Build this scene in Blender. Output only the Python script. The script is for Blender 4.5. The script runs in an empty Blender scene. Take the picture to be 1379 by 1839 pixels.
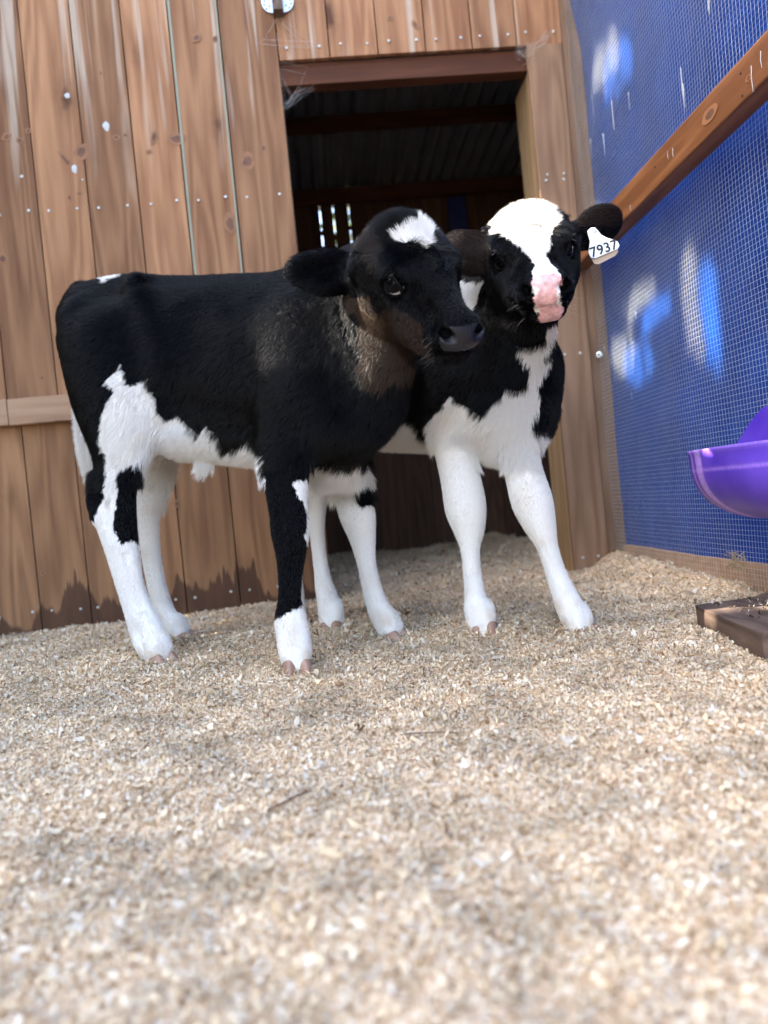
import bpy, bmesh, math, random
import numpy as np
from mathutils import Vector, Matrix

FUR = True
SUN_GOBO = True
DETAIL = 1.0
sc = bpy.context.scene
COL = sc.collection
rad = math.radians

# ------------------------------------------------------------------ camera
F_PX, CX, CY = 1330.0, 689.5, 919.5          # focal length and centre in photograph pixels
CAM = np.array([0.0, 0.0, 0.322])
_y = np.array([607 - CX, -(905 - CY), -F_PX]); _y /= np.linalg.norm(_y)
_r = rad(5.6)
_z = np.array([-math.sin(_r), math.cos(_r), 0.0]); _z -= _y * (_z @ _y); _z /= np.linalg.norm(_z)
RCAM = np.array([np.cross(_y, _z), _y, _z])
cam_data = bpy.data.cameras.new('camera')
cam_data.sensor_fit = 'VERTICAL'; cam_data.sensor_height = 36.0; cam_data.sensor_width = 27.0
cam_data.lens = 36.0 * F_PX / 1839.0
cam_data.clip_start = 0.02; cam_data.clip_end = 500
cam_data.dof.use_dof = True; cam_data.dof.focus_distance = 1.44; cam_data.dof.aperture_fstop = 2.7
cam = bpy.data.objects.new('camera', cam_data); COL.objects.link(cam)
M4 = Matrix.Identity(4)
for i in range(3):
    for j in range(3):
        M4[i][j] = RCAM[i][j]
    M4[i][3] = CAM[i]
cam.matrix_world = M4
sc.camera = cam

# ------------------------------------------------------------------ light
SUN_TRAVEL = Vector((0.78, 0.05, -0.58)).normalized()
wd = bpy.data.worlds.new('World'); sc.world = wd; wd.use_nodes = True
wn = wd.node_tree.nodes; bg = wn['Background']
sky = wn.new('ShaderNodeTexSky'); sky.sky_type = 'NISHITA'; sky.sun_disc = False
_el = math.asin(-SUN_TRAVEL.z); _az = math.atan2(-SUN_TRAVEL.x, -SUN_TRAVEL.y)
sky.sun_elevation = _el; sky.sun_rotation = _az; sky.air_density = 1.0; sky.dust_density = 4.0; sky.ozone_density = 0.5
wd.node_tree.links.new(sky.outputs[0], bg.inputs[0]); bg.inputs[1].default_value = 0.15
sl = bpy.data.lights.new('sun', 'SUN'); sl.energy = 3.6; sl.angle = rad(0.6); sl.color = (1.0, 0.93, 0.82)
so = bpy.data.objects.new('sun', sl); COL.objects.link(so)
so.rotation_euler = (-SUN_TRAVEL).to_track_quat('Z', 'Y').to_euler()
sc.view_settings.view_transform = 'Standard'; sc.view_settings.look = 'None'
sc.view_settings.exposure = 3.5; sc.view_settings.gamma = 1.0
sc.cycles.max_bounces = 8; sc.cycles.transparent_max_bounces = 8
sc.cycles.diffuse_bounces = 4
sc.cycles.sample_clamp_indirect = 8

# ------------------------------------------------------------------ helpers
rng = np.random.default_rng(7)
random.seed(7)

def proj(p):
    c = (p - CAM) @ RCAM
    return np.stack([CX - F_PX * c[..., 0] / c[..., 2], CY + F_PX * c[..., 1] / c[..., 2]], -1)

def at(px, py, D):
    d = RCAM @ np.array([px - CX, -(py - CY), -F_PX])
    return CAM + d * D / d[1]

def nrm(v):
    v = np.asarray(v, float); return v / (np.linalg.norm(v) + 1e-12)

def _hash(ix, iy, iz, s):
    h = (ix.astype(np.int64) * 374761393 + iy.astype(np.int64) * 668265263 + iz.astype(np.int64) * 2147483647 + s * 974634777) & 0xffffffff
    h = ((h ^ (h >> 13)) * 1274126177) & 0xffffffff
    h = (h ^ (h >> 16)) & 0xffffffff
    return h.astype(np.float64) / 4294967295.0

def noise3(p, scale, seed=0):
    """value noise in -1..1 at points p (N,3)"""
    q = np.asarray(p, float) / scale
    i = np.floor(q).astype(np.int64); f = q - i; f = f * f * (3 - 2 * f)
    r = 0
    for dx in (0, 1):
        for dy in (0, 1):
            for dz in (0, 1):
                w = (f[:, 0] if dx else 1 - f[:, 0]) * (f[:, 1] if dy else 1 - f[:, 1]) * (f[:, 2] if dz else 1 - f[:, 2])
                r = r + w * _hash(i[:, 0] + dx, i[:, 1] + dy, i[:, 2] + dz, seed)
    return r * 2 - 1

def mesh_obj(name, verts, faces, mat=None, parent=None, smooth=False, mats=None, midx=None):
    me = bpy.data.meshes.new(name)
    me.from_pydata([tuple(map(float, v)) for v in verts], [], [tuple(f) for f in faces])
    me.update()
    o = bpy.data.objects.new(name, me); COL.objects.link(o)
    for m in (mats or [mat]):
        if m: me.materials.append(m)
    if midx is not None: me.polygons.foreach_set('material_index', midx)
    if smooth: me.polygons.foreach_set('use_smooth', [True] * len(me.polygons))
    if parent: o.parent = parent
    return o

def fast_mesh(name, V, Q, mat, parent=None, smooth=False):
    """V (n,3), Q (m,k) arrays"""
    me = bpy.data.meshes.new(name)
    V = np.ascontiguousarray(V, np.float32); Q = np.ascontiguousarray(Q, np.int32)
    m, k = Q.shape
    me.vertices.add(len(V)); me.vertices.foreach_set('co', V.ravel())
    me.loops.add(m * k); me.loops.foreach_set('vertex_index', Q.ravel())
    me.polygons.add(m); me.polygons.foreach_set('loop_start', np.arange(0, m * k, k, dtype=np.int32))
    me.polygons.foreach_set('loop_total', np.full(m, k, np.int32))
    if smooth: me.polygons.foreach_set('use_smooth', np.ones(m, bool))
    me.update(calc_edges=True); me.validate()
    o = bpy.data.objects.new(name, me); COL.objects.link(o)
    if mat: me.materials.append(mat)
    if parent: o.parent = parent
    return o

def empty(name, loc=(0, 0, 0)):
    o = bpy.data.objects.new(name, None); COL.objects.link(o); o.location = loc; o.empty_display_size = 0.05
    return o

def tag(o, label=None, cat=None, group=None, kind=None):
    if label: o['label'] = label
    if cat: o['category'] = cat
    if group: o['group'] = group
    if kind: o['kind'] = kind
    return o

def keep_world(child, parent):
    bpy.context.view_layer.update()
    child.parent = parent; child.matrix_parent_inverse = parent.matrix_world.inverted()

class MB:
    """collects boxes, tubes and so on into one mesh"""
    def __init__(s): s.v = []; s.f = []; s.m = []; s.t = []
    def add(s, vs, fs, mi=0, tint=0.0):
        b = len(s.v); s.v += [tuple(map(float, v)) for v in vs]; s.f += [tuple(b + i for i in f) for f in fs]; s.m += [mi] * len(fs)
        s.t += [tint] * len(vs)
    def box(s, x0, x1, y0, y1, z0, z1, mi=0, tint=0.0, bev=0.0, rot=None, c=None):
        bm = bmesh.new(); bmesh.ops.create_cube(bm, size=1)
        for v in bm.verts:
            v.co = Vector(((x0 + x1) / 2 + v.co.x * (x1 - x0), (y0 + y1) / 2 + v.co.y * (y1 - y0), (z0 + z1) / 2 + v.co.z * (z1 - z0)))
        if bev: bmesh.ops.bevel(bm, geom=list(bm.edges), offset=bev, segments=2, affect='EDGES', profile=.6)
        if rot is not None:
            cc = Vector(c if c else ((x0 + x1) / 2, (y0 + y1) / 2, (z0 + z1) / 2))
            for v in bm.verts: v.co = cc + rot @ (v.co - cc)
        bm.verts.index_update()
        s.add([v.co[:] for v in bm.verts], [[v.index for v in f.verts] for f in bm.faces], mi, tint); bm.free()
    def tube(s, pts, rs, n=6, mi=0, tint=0.0, cap=True):
        pts = [Vector(p) for p in pts]
        if not hasattr(rs, '__len__'): rs = [rs] * len(pts)
        vs = []; fs = []
        for i, p in enumerate(pts):
            t = (pts[min(i + 1, len(pts) - 1)] - pts[max(i - 1, 0)]).normalized()
            a = t.orthogonal().normalized() if i == 0 else (a0 - t * a0.dot(t)).normalized()
            a0 = a; b = t.cross(a)
            for k in range(n):
                th = 2 * math.pi * k / n
                vs.append(p + (a * math.cos(th) + b * math.sin(th)) * rs[i])
        for i in range(len(pts) - 1):
            for k in range(n):
                k2 = (k + 1) % n
                fs.append((i * n + k, i * n + k2, (i + 1) * n + k2, (i + 1) * n + k))
        if cap: fs += [tuple(range(n))[::-1], tuple((len(pts) - 1) * n + k for k in range(n))]
        s.add(vs, fs, mi, tint)
    def disc(s, c, n, r, h, k=10, mi=0, tint=0.0, dome=True):
        c = Vector(c); n = Vector(n).normalized(); a = n.orthogonal().normalized(); b = n.cross(a)
        vs = []; 
        for (rr, hh) in ((r, -h * .2), (r, h * .5), (r * .7, h)):
            for i in range(k):
                th = 2 * math.pi * i / k; vs.append(c + (a * math.cos(th) + b * math.sin(th)) * rr + n * hh)
        fs = []
        for j in range(2):
            for i in range(k): fs.append((j * k + i, j * k + (i + 1) % k, (j + 1) * k + (i + 1) % k, (j + 1) * k + i))
        fs.append(tuple(2 * k + i for i in range(k)))
        s.add(vs, fs, mi, tint)
    def build(s, name, mats, parent=None, smooth=False):
        if not isinstance(mats, (list, tuple)): mats = [mats]
        o = mesh_obj(name, s.v, s.f, parent=parent, mats=mats, midx=s.m, smooth=smooth)
        a = o.data.attributes.new('tint', 'FLOAT', 'POINT'); a.data.foreach_set('value', s.t)
        return o

# ------------------------------------------------------------------ materials
def new_mat(name):
    m = bpy.data.materials.new(name); m.use_nodes = True
    return m, m.node_tree, m.node_tree.nodes, m.node_tree.links, m.node_tree.nodes['Principled BSDF']

def simple(name, col, rough=0.6, metal=0.0, spec=0.5, coat=0.0, bump=0.0, bscale=200, var=0.0):
    m, nt, N, L, P = new_mat(name)
    P.inputs['Base Color'].default_value = (*col, 1); P.inputs['Roughness'].default_value = rough
    P.inputs['Metallic'].default_value = metal; P.inputs['Specular IOR Level'].default_value = spec
    P.inputs['Coat Weight'].default_value = coat
    if bump or var:
        tc = N.new('ShaderNodeTexCoord'); nz = N.new('ShaderNodeTexNoise'); nz.inputs['Scale'].default_value = bscale; nz.inputs['Detail'].default_value = 4
        L.new(tc.outputs['Object'], nz.inputs['Vector'])
        if bump:
            b = N.new('ShaderNodeBump'); b.inputs['Strength'].default_value = bump; b.inputs['Distance'].default_value = 0.002
            L.new(nz.outputs['Fac'], b.inputs['Height']); L.new(b.outputs[0], P.inputs['Normal'])
        if var:
            mr = N.new('ShaderNodeMapRange'); mr.inputs['To Min'].default_value = 1 - var; mr.inputs['To Max'].default_value = 1 + var
            n2 = N.new('ShaderNodeTexNoise'); n2.inputs['Scale'].default_value = bscale * .12; n2.inputs['Detail'].default_value = 5
            L.new(tc.outputs['Object'], n2.inputs['Vector']); L.new(n2.outputs['Fac'], mr.inputs['Value'])
            mx = N.new('ShaderNodeVectorMath'); mx.operation = 'SCALE'; mx.inputs[0].default_value = col
            L.new(mr.outputs[0], mx.inputs['Scale']); L.new(mx.outputs[0], P.inputs['Base Color'])
    return m

def wood(name, light, dark, knot=(0.07, 0.025, 0.012), axis='Z', rough=0.75, grain=1.0, drips=None, wet=None, knots=True, green=0.0, varamt=0.35):
    """planks: grain along an axis, per-plank 'tint' attribute shifts pattern and tone"""
    m, nt, N, L, P = new_mat(name)
    P.inputs['Roughness'].default_value = rough; P.inputs['Specular IOR Level'].default_value = 0.25
    tc = N.new('ShaderNodeTexCoord'); at_ = N.new('ShaderNodeAttribute'); at_.attribute_name = 'tint'
    sh = N.new('ShaderNodeCombineXYZ')
    mul = N.new('ShaderNodeMath'); mul.operation = 'MULTIPLY'; mul.inputs[1].default_value = 37.0; L.new(at_.outputs['Fac'], mul.inputs[0])
    L.new(mul.outputs[0], sh.inputs['XYZ'.index(axis)]); 
    add = N.new('ShaderNodeVectorMath'); L.new(tc.outputs['Object'], add.inputs[0]); L.new(sh.outputs[0], add.inputs[1])
    def nz(scale_vec, scale, det=4, dist=0.0, rough_=0.55, src=None):
        mp = N.new('ShaderNodeMapping'); mp.inputs['Scale'].default_value = scale_vec; L.new((src or add).outputs[0], mp.inputs['Vector'])
        n = N.new('ShaderNodeTexNoise'); n.inputs['Scale'].default_value = scale; n.inputs['Detail'].default_value = det
        n.inputs['Distortion'].default_value = dist; n.inputs['Roughness'].default_value = rough_
        L.new(mp.outputs[0], n.inputs['Vector']); return n
    sv = {'Z': (1, 1, .06), 'Y': (1, .06, 1), 'X': (.06, 1, 1)}[axis]
    g1 = nz(sv, 30, 3, .15); g2 = nz(sv, 130, 3); g3 = nz((1, 1, .5) if axis == 'Z' else (1, .5, 1), 5, 4)
    # growth ring bands
    mp = N.new('ShaderNodeMapping'); mp.inputs['Scale'].default_value = {'Z': (1, 1, .09), 'Y': (1, .09, 1), 'X': (.09, 1, 1)}[axis]; L.new(add.outputs[0], mp.inputs['Vector'])
    nd = N.new('ShaderNodeTexNoise'); nd.inputs['Scale'].default_value = 7; nd.inputs['Detail'].default_value = 2; L.new(mp.outputs[0], nd.inputs['Vector'])
    wm = N.new('ShaderNodeMath'); wm.operation = 'MULTIPLY'; wm.inputs[1].default_value = 60; L.new(nd.outputs['Fac'], wm.inputs[0])
    ws = N.new('ShaderNodeMath'); ws.operation = 'SINE'; L.new(wm.outputs[0], ws.inputs[0])
    wr = N.new('ShaderNodeMapRange'); wr.inputs['From Min'].default_value = -1; wr.inputs['To Min'].default_value = 0; wr.inputs['To Max'].default_value = .32 * grain
    L.new(ws.outputs[0], wr.inputs['Value'])
    s1 = N.new('ShaderNodeMath'); s1.operation = 'MULTIPLY_ADD'; s1.inputs[1].default_value = .6 * grain; L.new(g1.outputs['Fac'], s1.inputs[0]); L.new(wr.outputs[0], s1.inputs[2])
    s2 = N.new('ShaderNodeMath'); s2.operation = 'MULTIPLY_ADD'; s2.inputs[1].default_value = .35 * grain; L.new(g2.outputs['Fac'], s2.inputs[0]); L.new(s1.outputs[0], s2.inputs[2])
    s3 = N.new('ShaderNodeMath'); s3.operation = 'MULTIPLY_ADD'; s3.inputs[1].default_value = .5; L.new(g3.outputs['Fac'], s3.inputs[0]); L.new(s2.outputs[0], s3.inputs[2])
    mr = N.new('ShaderNodeMapRange'); mr.inputs['From Min'].default_value = .45; mr.inputs['From Max'].default_value = 1.35; L.new(s3.outputs[0], mr.inputs['Value'])
    mix = N.new('ShaderNodeMix'); mix.data_type = 'RGBA'; L.new(mr.outputs[0], mix.inputs['Factor'])
    mix.inputs['A'].default_value = (*light, 1); mix.inputs['B'].default_value = (*dark, 1)
    cur = mix.outputs['Result']
    def over(fac_socket, colour, cur):
        mx = N.new('ShaderNodeMix'); mx.data_type = 'RGBA'; L.new(fac_socket, mx.inputs['Factor']); L.new(cur, mx.inputs['A']); mx.inputs['B'].default_value = (*colour, 1)
        return mx.outputs['Result']
    # per plank tone
    wn_ = N.new('ShaderNodeTexWhiteNoise'); wn_.noise_dimensions = '1D'; L.new(at_.outputs['Fac'], wn_.inputs['W'])
    mrt = N.new('ShaderNodeMapRange'); mrt.inputs['To Min'].default_value = 1 - varamt; mrt.inputs['To Max'].default_value = 1 + varamt * .6; L.new(wn_.outputs['Value'], mrt.inputs['Value'])
    vm = N.new('ShaderNodeVectorMath'); vm.operation = 'SCALE'; L.new(cur, vm.inputs[0]); L.new(mrt.outputs[0], vm.inputs['Scale']); cur = vm.outputs[0]
    if knots:
        mp = N.new('ShaderNodeMapping'); mp.inputs['Scale'].default_value = {'Z': (5.5, 0.01, 2.2), 'Y': (.01, 2.2, 5.5), 'X': (2.2, .01, 5.5)}[axis]
        wv = N.new('ShaderNodeTexNoise'); wv.inputs['Scale'].default_value = 30; L.new(add.outputs[0], wv.inputs['Vector'])
        wa = N.new('ShaderNodeVectorMath'); wa.operation = 'MULTIPLY_ADD'; wa.inputs[1].default_value = (.03, .03, .03); L.new(wv.outputs['Color'], wa.inputs[0]); L.new(add.outputs[0], wa.inputs[2])
        L.new(wa.outputs[0], mp.inputs['Vector'])
        vo = N.new('ShaderNodeTexVoronoi'); vo.inputs['Scale'].default_value = 1.0; L.new(mp.outputs[0], vo.inputs['Vector'])
        wc = N.new('ShaderNodeSeparateColor'); L.new(vo.outputs['Color'], wc.inputs[0])
        sz = N.new('ShaderNodeMapRange'); sz.inputs['From Min'].default_value = .25; sz.inputs['To Min'].default_value = 0.0; sz.inputs['To Max'].default_value = .13; L.new(wc.outputs[0], sz.inputs['Value'])
        dv = N.new('ShaderNodeMath'); dv.operation = 'SUBTRACT'; L.new(sz.outputs[0], dv.inputs[0]); L.new(vo.outputs['Distance'], dv.inputs[1])
        kr = N.new('ShaderNodeMapRange'); kr.inputs['From Min'].default_value = -.02; kr.inputs['From Max'].default_value = .03; kr.inputs['To Max'].default_value = .85; L.new(dv.outputs[0], kr.inputs['Value'])
        cur = over(kr.outputs[0], knot, cur)
        halo = N.new('ShaderNodeMapRange'); halo.inputs['From Min'].default_value = -.14; halo.inputs['From Max'].default_value = 0; halo.inputs['To Max'].default_value = .4; L.new(dv.outputs[0], halo.inputs['Value'])
        cur = over(halo.outputs[0], tuple(c * .45 for c in dark), cur)
    sx = N.new('ShaderNodeSeparateXYZ'); L.new(tc.outputs['Object'], sx.inputs[0])
    if drips:
        n = nz((1, 1, .035), 24, 3, .3, .5)
        r1 = N.new('ShaderNodeMapRange'); r1.inputs['From Min'].default_value = .56; r1.inputs['From Max'].default_value = .64; L.new(n.outputs['Fac'], r1.inputs['Value'])
        hn = nz((1, 1, .3), 9, 2)
        hz = N.new('ShaderNodeMath'); hz.operation = 'MULTIPLY_ADD'; hz.inputs[1].default_value = .9; L.new(hn.outputs['Fac'], hz.inputs[0]); L.new(sx.outputs['Z'], hz.inputs[2])
        r2 = N.new('ShaderNodeMapRange'); r2.inputs['From Min'].default_value = drips + .45; r2.inputs['From Max'].default_value = drips + .75; L.new(hz.outputs[0], r2.inputs['Value'])
        mm = N.new('ShaderNodeMath'); mm.operation = 'MULTIPLY'; L.new(r1.outputs[0], mm.inputs[0]); L.new(r2.outputs[0], mm.inputs[1])
        m2 = N.new('ShaderNodeMath'); m2.operation = 'MULTIPLY'; m2.inputs[1].default_value = .6; L.new(mm.outputs[0], m2.inputs[0])
        cur = over(m2.outputs[0], (.52, .45, .36), cur)
    if wet:
        n = nz((1, 1, .0), 38, 3, .2, .6)
        n2 = nz((1, 1, .0), 6, 2)
        wmr = N.new('ShaderNodeMapRange'); wmr.inputs['From Min'].default_value = .36; wmr.inputs['From Max'].default_value = .62; wmr.inputs['To Min'].default_value = .05; wmr.inputs['To Max'].default_value = .95; L.new(n2.outputs['Fac'], wmr.inputs['Value'])
        ad = N.new('ShaderNodeMath'); ad.operation = 'MULTIPLY'; L.new(n.outputs['Fac'], ad.inputs[0]); L.new(wmr.outputs[0], ad.inputs[1])
        a2 = N.new('ShaderNodeMath'); a2.operation = 'MULTIPLY_ADD'; a2.inputs[1].default_value = wet * 3.2; a2.inputs[2].default_value = -.0 ; L.new(ad.outputs[0], a2.inputs[0])
        sb = N.new('ShaderNodeMath'); sb.operation = 'SUBTRACT'; L.new(a2.outputs[0], sb.inputs[0]); L.new(sx.outputs['Z'], sb.inputs[1])
        r3 = N.new('ShaderNodeMapRange'); r3.inputs['From Min'].default_value = -.002; r3.inputs['From Max'].default_value = .012; r3.inputs['To Max'].default_value = .8; L.new(sb.outputs[0], r3.inputs['Value'])
        cur = over(r3.outputs[0], (.05, .022, .014), cur)
    L.new(cur, P.inputs['Base Color'])
    bp = N.new('ShaderNodeBump'); bp.inputs['Strength'].default_value = .35; bp.inputs['Distance'].default_value = .0015
    L.new(s2.outputs[0], bp.inputs['Height']); L.new(bp.outputs[0], P.inputs['Normal'])
    return m

M_PLANK = wood('weathered_plank', (.44, .235, .118), (.19, .082, .038), grain=1.1, drips=1.5, wet=.10, varamt=.32)
M_PLANK2 = wood('lower_plank', (.36, .19, .092), (.14, .062, .028), wet=.10, varamt=.22)
M_FRAME = wood('frame_timber', (.27, .165, .10), (.125, .068, .038), varamt=.2)
M_JAMB = wood('jamb_timber', (.42, .29, .16), (.23, .13, .06), varamt=.15)
M_RED = wood('stained_beam', (.17, .062, .027), (.07, .022, .011), axis='X', knots=False)
M_BATTEN = wood('batten_timber', (.45, .29, .18), (.27, .15, .085), axis='X', varamt=.1)
M_RAIL = wood('rail_timber', (.40, .18, .07), (.17, .065, .025), axis='Y', rough=.5, grain=1.5, varamt=.1)
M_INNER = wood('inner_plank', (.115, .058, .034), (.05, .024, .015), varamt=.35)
M_BLOCK = wood('block_timber', (.20, .135, .10), (.075, .05, .038), axis='Y', grain=1.4, varamt=.1)
M_GALV = simple('galvanised_steel', (.52, .56, .58), .42, .75, bump=.1)
M_NAIL = simple('nail_head_steel', (.50, .52, .48), .5, .5)
M_SPECK = simple('white_speck', (.50, .52, .52), .7)
M_DARK = simple('dark_gap', (.02, .016, .013), .9)
M_EDGE = simple('pale_sapwood', (.27, .27, .19), .7)
M_KNOT = simple('knot', (.13, .055, .025), .7, bump=.3, bscale=250, var=.7)
M_KNOTR = simple('knot_rim', (.25, .115, .05), .7, bump=.3, bscale=250, var=.5)
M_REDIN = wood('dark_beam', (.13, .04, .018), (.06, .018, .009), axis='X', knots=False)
M_IRON = simple('corrugated_iron', (.27, .29, .33), .5, .55, bump=.1, bscale=40, var=.3)
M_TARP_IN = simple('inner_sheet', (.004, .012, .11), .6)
# ------------------------------------------------------------------ setting: plank wall, door opening, room behind
WALL_Y = 2.53
XL, XR, ZT = -0.052, 0.795, 1.83      # door opening
WALL_TOP = 2.31

def bed_h(x, y):
    x = np.asarray(x, float); y = np.asarray(y, float)
    p = np.stack([x.ravel(), y.ravel(), np.zeros(x.size)], 1)
    n = noise3(p, .35, 1) * .013 + noise3(p, .13, 2) * .009 + noise3(p, .05, 3) * .005 + noise3(p, .021, 4) * .0028
    m = .022 * np.exp(-(((p[:, 0] + .50) / .45) ** 2 + ((p[:, 1] - 1.78) / .45) ** 2))
    m += .05 * np.exp(-((p[:, 0] - .95) / .10) ** 2) * np.clip((p[:, 1] - 1.5) / .8, 0, 1)
    return (n + m).reshape(x.shape)

wall = empty('plank_wall', (0, WALL_Y, 0))
tag(wall, 'tall wall of reddish weathered vertical planks with a dark doorway and pale drips near its top', 'wall')
def local(parent, mb, name, mats, **k):
    o = mb.build(name, mats, **k); keep_world(o, parent); return o

def warp_planks(o, amp=.0012):
    pass

def plank_row(mb, bounds, z0, z1, y0, th, tseed, gap=.0035, jit=.0015):
    for i in range(len(bounds) - 1):
        a, b = bounds[i] + gap / 2, bounds[i + 1] - gap / 2
        yy = y0 + random.uniform(-jit, jit)
        mb.box(a, b, yy, yy + th, z0, z1, 0, tseed + i * .7137 + 1, bev=.002)

up = [-.0565 - .0]; 
ub = [-2.54, -2.375, -2.21, -2.045, -1.88, -1.715, -1.55, -1.385, -1.22, -1.056, -.891, -.726, -.562, -.407, -.24, -.052]
mb = MB(); plank_row(mb, ub, .722, WALL_TOP, WALL_Y, .02, 3)
nails = MB()
def nail(x, z, y=WALL_Y, r=.0048): 
    nails.disc((x, y - .0022, z), (0, -1, 0), r * random.uniform(.85, 1.1), .002)
for i in range(len(ub) - 1):
    for t in (.22, .80):
        x = ub[i] + (ub[i + 1] - ub[i]) * (t + random.uniform(-.04, .04))
        nail(x, 1.382 + random.uniform(-.004, .004)); 
for x0_, x1_ in ((-.404, -.396), (-.249, -.2425)): mb.box(x0_, x1_, WALL_Y - .0022, WALL_Y + .005, .724, WALL_TOP - .01, 1, .3)
boards_up = local(wall, mb, 'upper_boards', [M_PLANK, M_EDGE])
lb = [-2.50, -2.335, -2.17, -2.005, -1.84, -1.68, -1.515, -1.35, -1.185, -1.02, -.856, -.70, -.54, -.36, -.20, -.052]
mb = MB(); plank_row(mb, lb, -.03, .718, WALL_Y + .001, .02, 31)
for i in range(len(lb) - 1):
    for t in (.2, .8):
        x = lb[i] + (lb[i + 1] - lb[i]) * (t + random.uniform(-.05, .05)); nail(x, .058 + random.uniform(-.006, .006), WALL_Y + .001)
local(wall, mb, 'lower_boards', [M_PLANK2])
# above the door
db = [-.052, .121, .285, .449, .61, .765, .925]
mb = MB(); plank_row(mb, db, ZT, WALL_TOP, WALL_Y + .0005, .02, 57)
for i in range(len(db) - 1):
    for t in (.2, .78):
        nail(db[i] + (db[i + 1] - db[i]) * (t + random.uniform(-.04, .04)), ZT + .04 + random.uniform(-.004, .004))
local(wall, mb, 'header_boards', [M_PLANK])
mb = MB(); mb.box(XL - .01, .80, WALL_Y + .022, WALL_Y + .075, ZT - .075, ZT - .002, 0, 2.2, bev=.003)
local(wall, mb, 'lintel', [M_RED])
mb = MB(); mb.box(-2.5, -1.045, WALL_Y - .036, WALL_Y - .002, .682, .768, 0, 5.1, bev=.003); mb.box(-1.043, XL - .003, WALL_Y - .035, WALL_Y - .002, .681, .767, 0, 8.4, bev=.003)
local(wall, mb, 'batten', [M_BATTEN])
mb = MB(); mb.box(XR, .918, WALL_Y - .008, WALL_Y + .014, -.03, ZT - .003, 0, 4.3, bev=.003)
for z in (1.38, 1.36, .76, .055): 
    for x in (XR + .03, .885): nail(x + random.uniform(-.006, .006), z, WALL_Y - .008)
local(wall, mb, 'door_post', [M_FRAME])
mb = MB(); mb.box(XR + .004, .90, WALL_Y + .016, WALL_Y + .20, -.03, ZT - .08, 0, 9.9, bev=.003)
mb.box(XL - .09, XL - .001, WALL_Y + .023, WALL_Y + .13, -.03, ZT - .08, 0, 7.9, bev=.003)
local(wall, mb, 'jamb', [M_JAMB])
mb = MB(); mb.box(.921, .99, WALL_Y + .006, WALL_Y + .06, -.03, WALL_TOP, 0, 1.9, bev=.003)
local(wall, mb, 'corner_stud', [M_FRAME])
local(wall, nails, 'nail_heads', [M_NAIL])
# pale specks stuck on the planks (bird lime)
mb = MB()
def splash(px, py, w, h, wall_y=WALL_Y):
    c = at(px, py, wall_y - .001); s = wall_y / F_PX
    k = 12; vs = []
    for i in range(k):
        th = 2 * math.pi * i / k; rr = random.uniform(.7, 1.15)
        vs.append((c[0] + math.cos(th) * w * s * rr, c[1] - .001, c[2] + math.sin(th) * h * s * rr))
    vs.append((c[0], c[1] - .003, c[2]))
    mb.add(vs, [(i, (i + 1) % k, k) for i in range(k)])
for a in ((121, 172, 5, 5), (191, 227, 6, 8), (134, 303, 5, 9), (39, 317, 3, 3), (148, 1023 - 700, 2, 2)): splash(*a)
local(wall, mb, 'lime_specks', [M_SPECK])

def knot(mb, px, py, w, h, ang=0, y=WALL_Y):
    c = at(px, py, y); s = y / F_PX; k = 18; vs = []
    for ring, off in ((1.0, .0016), (.55, .0020)):
        for i in range(k):
            th = 2 * math.pi * i / k; rr = ring * random.uniform(.82, 1.12)
            x, z = math.cos(th) * w * s * rr, math.sin(th) * h * s * rr
            vs.append((c[0] + x * math.cos(ang) - z * math.sin(ang), c[1] - off, c[2] + x * math.sin(ang) + z * math.cos(ang)))
    fs = [(i, (i + 1) % k, k + (i + 1) % k, k + i) for i in range(k)] + [tuple(range(k, 2 * k))]
    mb.add(vs, fs[:k], 1); mb.add(vs, fs[k:], 0)
mb = MB()
for a in ((12, 246, 9, 7, .3), (36, 252, 7, 6, 0), (51, 235, 6, 5, .3), (146, 274, 12, 16, -.6), (118, 288, 5, 20, .6), (209, 247, 7, 5, 0), (226, 243, 5, 3, 0), (277, 246, 6, 16, -.4), (317, 250, 17, 11, 0), (268, 273, 7, 4, 0), (353, 68, 10, 8, .8), (445, 290, 14, 17, -.6),
          (473, 266, 6, 6, 0), (413, 402, 12, 20, .15), (125, 355, 3, 6, 0), (143, 348, 6, 3, 0), (181, 132, 3, 3, 0), (386, 70, 4, 6, -.5), (5, 465, 9, 10, 0), (76, 678, 4, 4, 0), (77, 1030 - 0, 5, 5, 0), (340, 830, 8, 5, 0), (285, 1000, 7, 9, 0), (700, 32, 5, 5, 0), (745, 45, 5, 9, .4), (318, 905, 6, 8, 0)): knot(mb, *a)
local(wall, mb, 'knots', [M_KNOT, M_KNOTR])

# room behind the doorway
BACK_Y = 4.72
shed = empty('back_room', (0, 3.6, 0))
tag(shed, 'dark plank room behind the doorway with daylight slits at the back', 'shed')
mb = MB()
slits = [at(577, 400, BACK_Y)[0], at(601, 400, BACK_Y)[0], at(629, 400, BACK_Y)[0]]
x = -1.6; k = 0
while x < 1.7:
    w = .115 + random.uniform(-.01, .01); g = .003
    nx = x + w
    for s_ in slits:
        if abs(nx - s_) < w * .5 and s_ - x > .04: nx = s_
    hit = any(abs(nx - s_) < .001 for s_ in slits)
    mb.box(x, nx - .002, BACK_Y, BACK_Y + .02, -.05, 1.93, 0, k * .77 + 90, bev=.002)
    mb.box(x, nx - (.0065 if hit else .001), BACK_Y, BACK_Y + .02, 1.931, 2.6, 0, k * .77 + 90)
    x = nx; k += 1
for s_, zz in ((slits[0], 2.03), (slits[2], 2.05), (slits[1], 2.0)):
    mb.box(s_ - .03, s_ + .012, BACK_Y + .02, BACK_Y + .03, zz, zz + .03, 0, 3)
o = local(shed, mb, 'back_boards', [M_INNER])
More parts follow.
